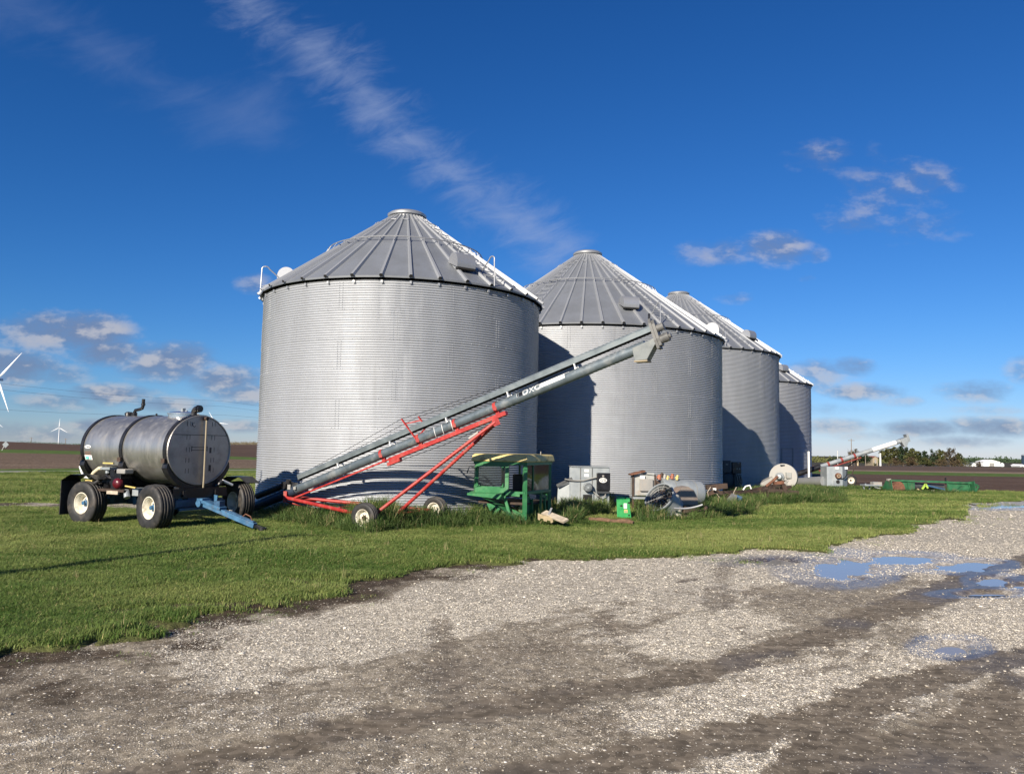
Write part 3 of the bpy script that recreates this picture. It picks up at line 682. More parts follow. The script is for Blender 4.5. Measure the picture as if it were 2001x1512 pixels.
def tuft(nb, h, spread, w, mkey, droop=.5, dry=.05):
    V_ = []; F_ = []; dr = []
    for k in range(nb):
        a = random.uniform(0, 6.28); r0 = spread*math.sqrt(random.random()); x, y = r0*math.cos(a), r0*math.sin(a)
        a2 = random.uniform(0, 6.28); hh = h*random.uniform(.55, 1.15); lean = droop*hh*random.uniform(.2, 1.); dx, dy = math.cos(a2), math.sin(a2); sx, sy = -dy*w/2, dx*w/2
        n = len(V_); isdry = 1. if random.random() < dry else random.uniform(0, .12)
        for t, ww in ((0, 1), (.5, .85), (.85, .5)):
            zz = hh*t*(1-.25*droop*t); l_ = lean*t*t; V_ += [(x+dx*l_-sx*ww, y+dy*l_-sy*ww, zz), (x+dx*l_+sx*ww, y+dy*l_+sy*ww, zz)]
        V_.append((x+dx*lean*1.2, y+dy*lean*1.2, hh*(1-.3*droop)))
        F_ += [(n, n+1, n+3, n+2), (n+2, n+3, n+5, n+4), (n+4, n+5, n+6)]; dr += [isdry]*7
    o = src_obj('tuft', V_, F_, MT[mkey]); a = o.data.attributes.new('dry', 'FLOAT', 'POINT'); a.data.foreach_set('value', np.array(dr, np.float32)); return o
short = [tuft(22, .07, .075, .0065, 'blade', .9, .06) for _ in range(7)]
def mown():
    Xs = []; Ys = []; Ss = []
    for n, y0, y1, s0 in ((59000, 5.6, 11, .95), (98000, 11, 20, 1.15), (98000, 20, 44, 1.7)):
        X, Y = rand_area(n, y0, y1, 1.1); Xs.append(X); Ys.append(Y); Ss.append(np.full(n, s0))
    X = np.concatenate(Xs); Y = np.concatenate(Ys); s = np.concatenate(Ss)
    lw = samp(lawn, X, Y); ba = samp(bareatt, X, Y); lz = samp(lawnz, X, Y)
    lim = np.interp(1000.5+1500*X/Y, ug*1500+1000.5, d0)
    sdp = samp(sd, X, Y)
    pr_ = np.maximum(sstep(lw, .2, .8)*(1-.93*sstep(ba, .15, .8)), .38*sstep(sdp, -1.2, .1)*sstep(fbm(X*2.6, Y*2.6, 3, 209), .46, .64)); pr_[Y > lim-.4] = 0
    for (cx, cy, R_) in ((-3.22, 22.47, 3.96), (2.92, 30.06, 5.14), (8.97, 41.2, 5.1), (14.3, 51, 5.2)): pr_[np.hypot(X-cx, Y-cy) < R_] = 0
    k = rng.random(len(X)) < pr_; X, Y, s, lz = X[k], Y[k], s[k], lz[k]; n = len(X)
    patch = fbm(X*.5, Y*.9, 5, 201); stripe = fbm(X*.13+Y*.02, Y*1.2-X*.25, 3, 203); fine = fbm(X*2, Y*2, 3, 205)
    far = sstep(Y, 9, 17)
    tint = np.clip(.32+1.9*(patch-.5)+1.5*(stripe-.5)*far+.5*(fine-.5)+.28*far+rng.normal(0, .12, n), 0, 1)
    hh = s*(1.+1.2*(fbm(X*.9, Y*.9, 3, 207)-.5))*np.where(Y < 11, 1., .9)
    rot = np.stack([rng.uniform(-.12, .12, n), rng.uniform(-.12, .12, n), rng.uniform(0, 6.28, n)], 1)
    sc = np.stack([s, s, hh*rng.uniform(.7, 1.25, n)], 1)
    scatter('mown_grass', np.stack([X, Y, lz-.006], 1), rot, sc, tint, short, 'short green mown grass covering the lawn', 'grass')
mown()
tall = [tuft(24, .44, .11, .011, 'tallblade', .85, .04) for _ in range(6)]
dryt = [tuft(9, .40, .12, .007, 'tallblade', .45, .75) for _ in range(3)]
TALL_AREAS = [([(500, 1012), (540, 1024), (600, 1034), (700, 1043), (850, 1038), (1000, 1033), (1100, 1031), (1200, 1029), (1300, 1023), (1390, 1018), (1478, 1004)], [(1478, 992), (1400, 978), (1300, 972), (1200, 985), (1100, 995), (1000, 1004), (850, 1009), (700, 1010), (560, 1002)], 62, 1.1),
              ([(1440, 992), (1560, 989), (1650, 986)], [(1645, 972), (1580, 966), (1500, 968), (1440, 975)], 70, 1.15),
              ([(1575, 961), (1700, 962), (1800, 967), (1905, 967)], [(1905, 960), (1800, 958), (1700, 954), (1575, 952)], 30, .5), ([(672, 1040), (715, 1050), (775, 1042)], [(770, 1026), (720, 1028), (680, 1030)], 130, 1.7)]
def talls():
    P_ = []; D_ = []
    for fr, bk, dens, hs_ in TALL_AREAS:
        poly = [tuple(G(*p)[:2]) for p in fr+bk]; xs = [p[0] for p in poly]; ys = [p[1] for p in poly]
        n = int((max(xs)-min(xs))*(max(ys)-min(ys))*dens)
        X = rng.uniform(min(xs), max(xs), n); Y = rng.uniform(min(ys), max(ys), n)
        k = inside(X, Y, poly) & (rng.random(n) < .35+1.3*(fbm(X*1.1, Y*1.1, 3, 301)-.25))
        for (cx, cy, R_) in ((-3.22, 22.47, 4.05), (2.92, 30.06, 5.2), (8.97, 41.2, 5.2), (14.3, 51, 5.25)): k &= np.hypot(X-cx, Y-cy) > R_
        tx, ty = pix(X, Y)
        for (ex_, ey_, ew, eh) in ((1219, 1003, 32, 22), (1195, 1020, 58, 12), (1080, 1012, 36, 16), (1318, 1000, 58, 17)): k &= np.hypot((tx-ex_)/ew, (ty-ey_)/eh) > 1
        X, Y = X[k], Y[k]; d = seg_dist(X, Y, [tuple(G(*p)[:2]) for p in fr])
        h_ = hs_*np.clip(.45+d*.9, .45, 1.)*(.75+.6*fbm(X*1.4, Y*1.4, 3, 303))
        P_.append(np.stack([X, Y, h_], 1))
    A = np.concatenate(P_); n = len(A); X, Y, h_ = A.T
    tint = np.clip(.35+1.5*(fbm(X*.8, Y*.8, 3, 305)-.5)+rng.normal(0, .15, n), 0, 1)
    rot = np.stack([rng.uniform(-.2, .2, n), rng.uniform(-.2, .2, n), rng.uniform(0, 6.28, n)], 1)
    sc = np.stack([rng.uniform(.8, 1.2, n), rng.uniform(.8, 1.2, n), h_], 1)
    z = np.full(n, .0)
    dk = rng.random(n) < .09
    scatter('tall_grass', np.stack([X, Y, z], 1)[~dk], rot[~dk], sc[~dk], tint[~dk], tall, 'long unmown dark green grass growing along the feet of the bins', 'grass')
    scatter('dry_stalks', np.stack([X, Y, z], 1)[dk], rot[dk], sc[dk]*np.array([1, 1, 1.05]), tint[dk], dryt, 'thin dry straw coloured stalks standing in the long grass', 'dry grass')
talls()
def stray():
    X, Y = rand_area(1500, 7, 34, .75); lw = samp(lawn, X, Y); k = (lw > .8) & (rng.random(1500) < .25+1.2*(fbm(X*.5, Y*.5, 3, 311)-.3))
    X, Y = X[k], Y[k]; n = len(X); rot = np.stack([rng.uniform(-.3, .3, n), rng.uniform(-.3, .3, n), rng.uniform(0, 6.28, n)], 1)
    sc = np.stack([np.full(n, .6), np.full(n, .6), rng.uniform(.25, .62, n)], 1)
    scatter('stray_stalks', np.stack([X, Y, np.full(n, .02)], 1), rot, sc, rng.uniform(.2, .9, n), dryt, 'scattered dry yellow seed stalks sticking up out of the mown lawn', 'dry grass')
stray()
# ------------------------------------------------------------------ grain bins
def polar(cx, cy, r, az, z):      # az: degrees to the right of the side facing the camera
    a = rad(az); return Vector((cx+r*math.sin(a), cy-r*math.cos(a), z))
def grain_bin(label, cx, cy, R, H, rise, nring, ncorr, nrib, vents, ladder, handles, ring_f, door=None, cap_r=.48, depth=.0175, seed=0):
    t = thing('grain_bin', label, 'grain bin', (cx, cy, 0), 0, 'corrugated steel grain bins standing in a row')
    o = (cx, cy, 0)
    # wall: every corrugation is modelled; faint waviness of the sheets
    Hw = H-.15; ringh = Hw/nring; pitch = ringh/ncorr; per = 8; nz = nring*ncorr*per+1; seg = 216
    z = np.linspace(0, Hw, nz); th = np.linspace(0, 2*np.pi, seg, endpoint=False)
    prof = depth*(2*np.abs(np.cos(np.pi*z/pitch))**.85-1)          # round crests, tight shadowed grooves
    T, Z = np.meshgrid(th, z)
    dent = (fbm(T*9+seed, Z*.8, 4, 400+seed)-.5)*.018+(fbm(T*26, Z*1.3, 3, 420+seed)-.5)*.007
    ringi = np.minimum((Z/ringh).astype(int), nring-1); lap = np.where(((ringi % 2) == 0), .0015, -.0015)
    Rr = R+prof[:, None]+dent+lap
    V = np.stack([Rr*np.sin(T), -Rr*np.cos(T), Z], -1).reshape(-1, 3)
    i = np.arange(nz-1)[:, None]*seg+np.arange(seg)[None, :]; j = np.arange(nz-1)[:, None]*seg+(np.arange(seg)[None, :]+1) % seg
    Fq = np.stack([i, j, j+seg, i+seg], -1).reshape(-1, 4)
    # bolts along the staggered sheet seams and round every ring joint
    bv = []; bf = []
    def bolt(az, zz, s=.0095):
        a = az; c = np.array([math.sin(a), -math.cos(a), 0]); tn = np.array([math.cos(a), math.sin(a), 0]); up = np.array([0, 0, 1.])
        p = c*(R+depth*.9); n = len(bv)
        bv.extend([p+tn*s+up*s, p-tn*s+up*s, p-tn*s-up*s, p+tn*s-up*s, p+c*s*1.3]); bf.extend([(n, n+1, n+4, n+4), (n+1, n+2, n+4, n+4), (n+2, n+3, n+4, n+4), (n+3, n, n+4, n+4)])
    nsheet = int(round(2*math.pi*R/2.86))
    for k in range(nring):
        for q in range(nsheet):
            az = 2*math.pi*(q+.5*(k % 2)+.13)/nsheet
            if math.cos(az-rad(15)) < -.2: continue
            for c_ in range(ncorr):
                for da in (-.045/R, .045/R): bolt(az+da, 0); bv[-5:] = [b+np.array([0, 0, k*ringh+(c_+.0)*pitch]) for b in bv[-5:]]
        nb = int(2*math.pi*R/.23)
        if k:
            for q in range(nb):
                az = 2*math.pi*q/nb
                if math.cos(az-rad(15)) < -.2: continue
                bolt(az, 0, .008); bv[-5:] = [b+np.array([0, 0, k*ringh]) for b in bv[-5:]]
    w = npmesh('wall', V, Fq, 'galv_wall', True, t)
    w2 = MB(); w2.v = [tuple(b) for b in bv]; w2.f = [f[:3] for f in bf]; w2.mi = [0]*len(bf); b_ = w2.build('bolts', 'galv_wall', t); b_['kind'] = 'stuff'
    # roof
    Re = R+.13; z0 = H-.06; z1 = z0+rise; r1 = cap_r
    sl = (z1-z0)/(Re-r1); zr = lambda r: z0+(Re-r)*sl
    nrm = Vector((sl, 0, 1)).normalized()
    m = MB(o)
    # panels: the cone in flat gores with a turned-down lip
    for k in range(nrib):
        a0, a1 = 360*k/nrib, 360*(k+1)/nrib
        rows = [(Re-.01, zr(Re)-.045), (Re, zr(Re)), (r1, zr(r1))]
        vs = []
        for r, zz in rows: vs += [polar(cx, cy, r, a0, zz), polar(cx, cy, r, a1, zz)]
        m.add(vs, [(0, 1, 3, 2), (2, 3, 5, 4)])
    rf = m.build('roof', 'galv_roof', t)
    # ribs: one raised seam per gore edge, each a part up to a hundred
    for k in range(nrib):
        a = 360*k/nrib; er = polar(0, 0, 1, a, 0); et = Vector((er.y, -er.x, 0))*-1
        up = (Vector((0, 0, 1))+er*sl).normalized()
        q = MB(o); A = polar(cx, cy, Re+.03, a, zr(Re+.03)); B = polar(cx, cy, r1+.02, a, zr(r1+.02))
        wa, wb, h = .055, .030, .062
        vs = []
        for P_, s_ in ((A, 1), (B, .62)): vs += [P_-et*wa*s_, P_+et*wa*s_, P_+et*wb*s_+up*h*s_, P_-et*wb*s_+up*h*s_]
        q.add(vs, [(0, 1, 5, 4), (1, 2, 6, 5), (2, 3, 7, 6), (3, 0, 4, 7), (4, 5, 6, 7)])
        q.cur = 1; q.add(vs[:4], [(3, 2, 1, 0)])  # black end face painted in for the shade inside the open rib
        # the little clip that ties the rib to the wall
        q.cur = 0
        q.box(polar(cx, cy, R+.045, a, zr(Re)-.135), (.05, .035, .07), Matrix.Rotation(rad(a), 3, 'Z'))
        q.build('roof_rib', ['galv_rib', 'hollow'], t)
    # cap
    c = MB(o); zt = zr(r1)
    c.lathe([(r1+.03, -.05), (r1+.03, .03), (r1+.09, .035), (r1+.10, .10), (r1+.02, .155), (r1*.55, .19), (0.001, .20)], (cx, cy, zt), seg=40)
    c.build('roof_cap', 'galv_trim', t, True)
    # climbing ring with its standoffs
    rr = R*ring_f; q = MB(o)
    q.tube([polar(cx, cy, rr, a, zr(rr)+.15) for a in np.linspace(0, 360, 96, endpoint=False)], .016, 6, closed=True)
    for k in range(nrib):
        a = 360*k/nrib; q.tube([polar(cx, cy, rr+.12, a, zr(rr+.12)+.04), polar(cx, cy, rr, a, zr(rr)+.15), polar(cx, cy, rr-.06, a, zr(rr-.06)+.05)], .010, 5)
    q.build('roof_ring', 'galv_trim', t, True)
    ru = R*.19+.25
    for k in range(nrib):
        if k % 2 == 0:
            q = MB(o); a0, a1 = 360*k/nrib, 360*(k+1)/nrib
            q.tube([polar(cx, cy, ru, a0, zr(ru)+.05), polar(cx, cy, ru-.04, a0, zr(ru)+.10), polar(cx, cy, ru-.04, a1, zr(ru)+.10), polar(cx, cy, ru, a1, zr(ru)+.05)], .010, 5); q.build('roof_step', 'galv_trim', t)
    # roof ladders: rungs between two ribs
    for laz in ladder:
        k0 = round(laz/360*nrib); a0, a1 = 360*k0/nrib, 360*(k0+1)/nrib
        r = Re-.25
        while r > r1+.35:
            q = MB(o); q.tube([polar(cx, cy, r+.05, a0, zr(r)+.03), polar(cx, cy, r, a0, zr(r)+.11), polar(cx, cy, r, a1, zr(r)+.11), polar(cx, cy, r+.05, a1, zr(r)+.03)], .012, 5); q.build('ladder_rung', 'galv_trim', t)
            r -= .30
    # vents: gooseneck hoods with a round-backed profile
    for (az, rv, wv) in vents:
        er = polar(0, 0, 1, az, 0); et = Vector((-er.y, er.x, 0)); P0 = polar(cx, cy, rv, az, zr(rv))
        q = MB(o); hh = .36; dd = .52
        prof = [(-.24, .24*sl-.02)]+[(.03+.25*math.cos(a_), .10+.27*math.sin(a_)) for a_ in np.linspace(rad(165), rad(0), 14)]+[(.28, .04), (.26, -.05)]
        q.prism([(x, y) for x, y in prof], P0-et*wv/2, er, (0, 0, 1), wv if er.cross(Vector((0, 0, 1))).dot(et) > 0 else -wv)
        q.cur = 1; q.box(P0+er*.22+Vector((0, 0, -.075)), (.14, wv*.94, .05), Matrix.Rotation(math.atan2(er.y, er.x), 3, 'Z'))  # black slab painted in for the shade under the hood
        q.build('roof_vent', ['galv_trim', 'hollow'], t, True)
    for az in handles:
        q = MB(o); er = polar(0, 0, 1, az, 0); et = Vector((-er.y, er.x, 0)); a_, b_ = .20, .62
        base = polar(cx, cy, Re-.02, az, zr(Re))
        pts = [base+et*.0+er*.0, base+Vector((0, 0, .62))-er*.02]
        n_ = 8
        pts += [base+Vector((0, 0, .72+.08*math.sin(x)))-er*(.12-.10*math.cos(x)) for x in np.linspace(.2, math.pi-.2, n_)]
        pts += [base-er*.55+Vector((0, 0, .55*sl+.06))]
        q.tube(pts, .017, 7); q.tube([base+Vector((0, 0, .22)), base-er*.5+et*.04+Vector((0, 0, .5*sl+.04))], .012, 6)
        q.build('grab_rail', 'galv_trim', t, True)
    if door is not None:
        az, w_, za, zb = door; q = MB(o)
        q.cur = 0; a_ = w_/R*57.3/2
        for (p, r_) in (((az-a_, za, zb), 0), ((az+a_, za, zb), 0)):
            q.bar(polar(cx, cy, R+.025, p[0], p[1]), polar(cx, cy, R+.025, p[0], p[2]), .05, .04)
        q.bar(polar(cx, cy, R+.025, az-a_, zb), polar(cx, cy, R+.025, az+a_, zb), .05, .04)
        q.build('wall_door_frame', 'galv_roof', t)
    return t
MT['galv_rib'] = galv('galvanised_rib', (.40, .415, .43), .5, .45, .15)
MT['hollow'] = mat('painted_hollow_shade', (.01, .01, .01), .9)  # black faces that stand in for the shade inside openings
B1 = grain_bin('nearest corrugated grain bin, the one behind the grey auger with a bright lit front', -3.22, 22.47, 3.96, 5.96, 2.62, 8, 12, 36, [(33, 3.40, .54), (-80, 3.35, .56)], [40], [-70, 42], .57, seed=1)
B2 = grain_bin('second corrugated grain bin, partly in the curved shadow of the nearest bin', 2.92, 30.06, 5.14, 5.96, 3.5, 8, 12, 48, [(13.5, 4.3, .56), (80, 4.75, .6)], [19, -35], [22], .52, seed=2)
B3 = grain_bin('third corrugated grain bin with a curved shadow climbing its left side', 8.97, 41.2, 5.10, 6.76, 3.45, 9, 12, 48, [(42, 4.2, .6)], [20], [12.5], .52, seed=3)
B4 = grain_bin('farthest and lowest corrugated grain bin, at the right end of the row', 14.35, 50.9, 5.15, 6.12, 3.4, 8, 9, 40, [(35, 4.2, .6)], [60], [], .52, door=(26, .9, .1, 2.0), depth=.021, seed=4)
MT['sand'] = mat('yellowed_rubber', (.30, .25, .17), .7)
# ------------------------------------------------------------------ wheels
def wheel(parent, c, out, R, w, rr, rim_m='cream', hub_m='blue', ribs=4):
    c = Vector(c); out = Vector(out).normalized(); h = w/2
    m = MB(); prof = [(rr*.96, -h*.72), (rr*1.06, -h*.86), (rr*1.3, -h*.98), (R*.86, -h), (R*.95, -h*.88)]
    n = ribs*2+1
    for i in range(n):
        x = -h*.80+1.6*h*i/n; x2 = -h*.80+1.6*h*(i+1)/n; r_ = R*(1-.012*abs((i+.5)/n-.5)*4)-(0 if i % 2 == 0 else .016)
        prof += [(r_, x+.004), (r_, x2-.004)]
    prof += [(R*.95, h*.88), (R*.86, h), (rr*1.3, h*.98), (rr*1.06, h*.86), (rr*.96, h*.72)]
    m.lathe(prof, c, out, 48); ty = m.build('wheel', 'rubber', parent, True)
    q = MB(); q.lathe([(rr*1.05, h*.80), (rr*1.05, h*.86), (rr*.98, h*.86), (rr*.93, h*.70), (rr*.86, h*.60), (rr*.80, h*.20), (rr*.78, -.02*h), (rr*.62, -.08*h), (rr*.45, .06*h), (rr*.30, .06*h), (.001, .06*h)], c, out, 36)
    q.lathe([(rr*1.05, -h*.80), (rr*1.05, -h*.86), (rr*.98, -h*.86), (rr*.93, -h*.70), (rr*.86, -h*.60), (rr*.80, -h*.30), (rr*.78, -.02*h)], c, out, 36)
    q.build('rim', rim_m, ty, True)
    k = MB(); k.lathe([(rr*.30, .05*h), (rr*.28, h*.34), (rr*.2, h*.38), (rr*.2, h*.62), (.001, h*.66)], c, out, 20)
    a = out.cross(Vector((0, 0, 1))).normalized(); b = out.cross(a)
    for i in range(6):
        t = i*math.pi/3; p = c+a*math.cos(t)*rr*.4+b*math.sin(t)*rr*.4; k.cyl(p+out*h*.03, p+out*h*.2, rr*.05, seg=6)
    k.build('hub', hub_m, ty)
    return ty

# ------------------------------------------------------------------ tank wagon
def wagon():
    org = Vector((-7.6, 16.85, 0)); ang = math.atan2(-.436, .9)
    t = thing('tank_wagon', 'stainless steel liquid tank on a blue four wheeled wagon with cream wheels', 'tank trailer', org, ang)
    Rm = Matrix.Rotation(-ang, 3, 'Z')
    loc = lambda p: Rm @ (Vector(p)-org)
    a, b, zc, x0, x1 = .835, .728, 1.615, -1.55, 1.10
    def ell(k, x, da=0., db=0., zz=zc): return Vector((x, (a+da)*math.cos(k), zz+(b+db)*math.sin(k)))
    # shell, slightly uneven
    seg = 72; xs = np.linspace(x0, x1, 34); vs = []; fs = []
    for i, x in enumerate(xs):
        for k in range(seg):
            th = 2*math.pi*k/seg; d = .010*(float(fbm(np.array(x*1.7+5), np.array(th*2.2), 3, 501))-.5); vs.append(ell(th, x, d, d))
    for i in range(len(xs)-1):
        for k in range(seg): fs.append((i*seg+k, i*seg+(k+1) % seg, (i+1)*seg+(k+1) % seg, (i+1)*seg+k))
    m = MB(); m.add(vs, fs); m.add([ell(2*math.pi*k/seg, x0) for k in range(seg)], [tuple(range(seg))])
    sh = m.build('tank', 'steel', t, True)
    # faint pressed seams on the shell are marks of the sheet; the flat front head with its weld marks
    m = MB(); ring = [(1.0, x1-.01), (1.012, x1+.012), (1.0, x1+.03), (.975, x1+.03), (.965, x1+.012)]
    vs = []; fs = []
    for f, x in ring:
        for k in range(seg): vs.append(Vector((x, a*f*math.cos(2*math.pi*k/seg), zc+b*f*math.sin(2*math.pi*k/seg))))
    n = len(ring)
    for i in range(n-1):
        for k in range(seg): fs.append((i*seg+k, i*seg+(k+1) % seg, (i+1)*seg+(k+1) % seg, (i+1)*seg+k))
    fs.append(tuple((n-1)*seg+k for k in range(seg)))
    m.add(vs, fs); fx = x1+.013
    m.cur = 1; m.box((fx, 0, zc+.32), (.004, 1.46, .012))
    for y in (-.36, -.28, .30, .38):
        for zz in (.53, .24, -.02, -.24, -.46, -.66):
            if abs(zz) < .6 or zz > 0: m.box((fx, y, zc+zz+.03), (.003, .008, .10))
    for (y, zz, w_, h_) in ((-.02, .06, .42, .012), (-.02, .0, .42, .012), (-.22, .03, .014, .11), (.19, .03, .014, .11), (.28, -.0, .05, .12), (.28, -.38, .06, .13)): m.box((fx, y, zc+zz), (.004, w_, h_))
    # handwritten mark
    kx = fx+.002
    for p, q_ in (((-.23, .60), (-.245, .50)), ((-.235, .55), (-.17, .60)), ((-.235, .55), (-.18, .49)), ((-.18, .49), (-.15, .52)), ((-.36, .60), (-.36, .51))): m.bar((kx, p[0], zc+p[1]-.01), (kx, q_[0], zc+q_[1]-.01), .008, .003)
    m.build('tank_head', ['steel_face', 'black'], t)
    # hoops and saddles
    for hx in (x1-.055, -.27, x0+.05):
        m = MB(); vs = []; fs = []; w2 = .045
        for k in range(seg):
            th = 2*math.pi*k/seg
            for dx, d in ((-w2, .003), (-w2, .022), (w2, .022), (w2, .003)): vs.append(ell(th, hx+dx, d, d))
        for k in range(seg):
            for q_ in range(4): fs.append((k*4+q_, k*4+(q_+1) % 4, ((k+1) % seg)*4+(q_+1) % 4, ((k+1) % seg)*4+q_))
        m.add(vs, fs); m.build('hoop', 'black', t)
        m = MB(); vs = []; fs = []; aa = np.linspace(math.pi+.35, 2*math.pi-.35, 30)
        for k in aa:
            e = ell(k, 0, .024, .024); o_ = Vector((0, e.y*1.03, max(.80, min(e.z-.11, 1.4))))
            for dx in (-.075, .075): vs += [Vector((hx+dx, e.y, e.z)), Vector((hx+dx, o_.y, o_.z))]
        for i in range(len(aa)-1):
            q_ = i*4; r_ = q_+4; fs += [(q_, r_, r_+1, q_+1), (q_+2, q_+3, r_+3, r_+2), (q_, q_+2, r_+2, r_), (q_+1, r_+1, r_+3, q_+3)]
        fs += [(0, 1, 3, 2), (r_, r_+2, r_+3, r_+1)]
        m.add(vs, fs); m.box((hx, 0, .80), (.15, 1.0, .10)); m.build('saddle', 'black', t)
        m = MB(); m.box((hx, -.905 if 0 else -(a+.028), zc-.22), (.10, .03, .09)); m.build('hoop_bolt', 'darkrust', t)
    # manhole, elbow, vent pipe
    m = MB(); m.lathe([(.30, -.06), (.30, .03), (.325, .03), (.325, .055), (.27, .075), (.1, .10), (.001, .105)], (.56, 0, zc+b), seg=36); lid = m.build('manhole_lid', 'bright', t, True)
    m = MB(); m.bar((.45, .0, zc+b+.10), (.67, .0, zc+b+.10), .03, .03); m.cyl((.52, .05, zc+b+.09), (.52, .05, zc+b+.17), .03, seg=10); m.box((.6, -.05, zc+b+.13), (.05, .06, .06)); m.build('lid_latch', 'galv_box', lid)
    m = MB(); pts = [(.88, 0, zc+b-.05), (.88, 0, zc+b+.06)]+[(.88+.09*(1-math.cos(x)), 0, zc+b+.06+.09*math.sin(x)) for x in np.linspace(.2, math.pi/2, 7)]+[(1.02, 0, zc+b+.15)]
    m.tube(pts, .062, 16); m.cyl((.99, 0, zc+b+.15), (1.02, 0, zc+b+.15), .08, seg=16); m.cyl((1.03, 0, zc+b+.15), (1.07, 0, zc+b+.15), .072, seg=16); m.cyl((.88, 0, zc+b-.02), (.88, 0, zc+b+.03), .085, seg=16); m.build('inlet_elbow', 'black', t, True)
    m = MB(); m.tube([(-.98, 0, zc+b-.04), (-.98, 0, zc+b+.08), (-.95, 0, zc+b+.13), (-.82, 0, zc+b+.15), (-.74, 0, zc+b+.17), (-.71, 0, zc+b+.24), (-.71, 0, zc+b+.38)], .036, 12); m.cyl((-.98, 0, zc+b-.02), (-.98, 0, zc+b+.08), .06, seg=12); m.cyl((-.71, 0, zc+b+.24), (-.71, 0, zc+b+.28), .045, seg=12); m.build('vent_pipe', 'black', t, True)
    m = MB(); m.lathe([(.07, -.03), (.07, .06), (.05, .09), (.001, .10)], (-1.18, 0, zc+b), seg=14); m.tube([(-1.28, 0, zc+b+.05), (-1.09, 0, zc+b+.07)], .025, 8); m.build('relief_valve', 'black', t, True)
    m = MB(); m.lathe([(.02, -.02), (.02, .03), (.001, .035)], (-.27, 0, zc+b+.022), seg=8); m.build('hoop_stud', 'black', t)
    m = MB(); m.lathe([(.05, -.02), (.05, .03), (.001, .035)], (1.0, .34, zc+b-.09), seg=10); m.build('cap_nut', 'black', t)
    # sight tube on the front head
    m = MB(); m.tube([(x1+.0, .08, zc+.66), (x1+.07, .08, zc+.66), (x1+.075, .08, zc+.62), (x1+.075, .08, zc-.60), (x1+.065, .08, zc-.82)], .019, 8); m.build('sight_tube', 'sand', t, True)
    m = MB(); m.cyl((x1, .08, zc+.67), (x1+.10, .08, zc+.67), .04, seg=10); m.build('tube_fitting', 'darkrust', t)
    # stickers on the near side near the rear
    for (ths, zz, w_, h_, mm) in ((0, .03, .20, .07, 'white'), (0, -.20, .23, .10, 'white')):
        m = MB(); vs = []; n = 7
        for i in range(n):
            x = -1.32+w_*(i/(n-1)-.5)
            for s_ in (-1, 1):
                sz = zz+s_*h_/2*(1 if mm == 'x' or zz < 0 else math.sqrt(max(.08, 1-((i/(n-1)-.5)*1.9)**2))); y = -a*math.sqrt(1-(sz/b)**2)-.004; vs.append((x, y-.002, zc+sz))
        m.add(vs, [(2*i, 2*i+2, 2*i+3, 2*i+1) for i in range(n-1)]); st = m.build('sticker', mm, t)
        m = MB()
        if zz > 0:
            for i in range(4): m.box((-1.35+.03*i, -a*math.sqrt(1-(zz/b)**2)-.009, zc+zz-.004*(i % 2)), (.016, .006, .022))
            m.build('sticker_print', 'black', st)
        else:
            m.box((-1.355, -a*math.sqrt(1-(zz/b)**2)-.008, zc+zz), (.10, .006, .07)); m.box((-1.26, -a*math.sqrt(1-((zz-.02)/b)**2)-.008, zc+zz-.02), (.03, .006, .03)); m.build('sticker_print', 'teal', st)
    for zz in (-.09, -.13): 
        m = MB(); m.box((-1.32, -a*math.sqrt(1-(zz/b)**2)-.003, zc+zz), (.18, .004, .008)); m.build('sticker_line', 'orange', t)
    # deck frame
    for y in (-.42, .42):
        m = MB(); m.box((-.25, y, .72), (2.95, .10, .12)); m.build('frame_rail', 'black', t)
    for x in (-1.60, -.95, -.25, .45, 1.12):
        m = MB(); m.box((x, 0, .665), (.10, 1.5, .07)); m.build('cross_member', 'black', t)
    m = MB(); m.box((1.16, 0, .76), (.06, 1.42, .13)); m.build('front_beam', 'black', t)
    # running gear
    for x, s_ in ((1.03, 1), (-1.03, 1)):
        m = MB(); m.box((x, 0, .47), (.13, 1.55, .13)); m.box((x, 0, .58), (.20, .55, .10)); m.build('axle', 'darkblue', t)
        for y in (-.45, .45):
            m = MB(); m.box((x, y, .56), (.16, .10, .20)); m.build('bolster_post', 'blue', t)
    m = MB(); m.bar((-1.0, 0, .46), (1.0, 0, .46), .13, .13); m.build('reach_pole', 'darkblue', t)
    for (p, q_) in (((-.35, -.40, .68), (-.28, -.40, .43)), ((.0, -.40, .68), (-.06, -.40, .40)), ((1.25, .36, .66), (1.22, .36, .42))):
        m = MB(); m.bar(p, q_, .11, .02, up=(0, 1, 0)); m.build('bracket', 'blue', t)
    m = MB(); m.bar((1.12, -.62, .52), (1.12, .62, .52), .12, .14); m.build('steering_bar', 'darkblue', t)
    m = MB(); m.bar((1.20, -.55, .40), (1.20, .60, .40), .05, .05); m.build('tie_rod', 'blue', t)
    # wheels (front pair steered a little)
    st = rad(-9)
    for x, y in ((1.03, -.98), (1.03, 1.22), (-1.03, -.98), (-1.03, .98)):
        s_ = 1 if y > 0 else -1; o_ = Vector((0, s_, 0))
        if x > 0: o_ = Matrix.Rotation(st if y < 0 else rad(-13), 3, 'Z') @ o_
        wheel(t, (x, y, .465), o_, .465, .33, .215, 'cream', 'blue')
    # fenders: folded plates over the rear wheels, a smaller one at the far front wheel
    def fender(x, y, w_, pts, name='fender'):
        m = MB(); vs = []; fs = []
        for (px_, pz) in pts:
            for dy in (-w_/2, w_/2): vs.append((x+px_, y+dy, pz))
        n = len(pts)
        for i in range(n-1): fs.append((2*i, 2*i+1, 2*i+3, 2*i+2))
        m.add(vs, fs); m.add([(v[0]*1.0, v[1], v[2]-.012) for v in vs], [f[::-1] for f in fs])
        m.build(name, 'black', t)
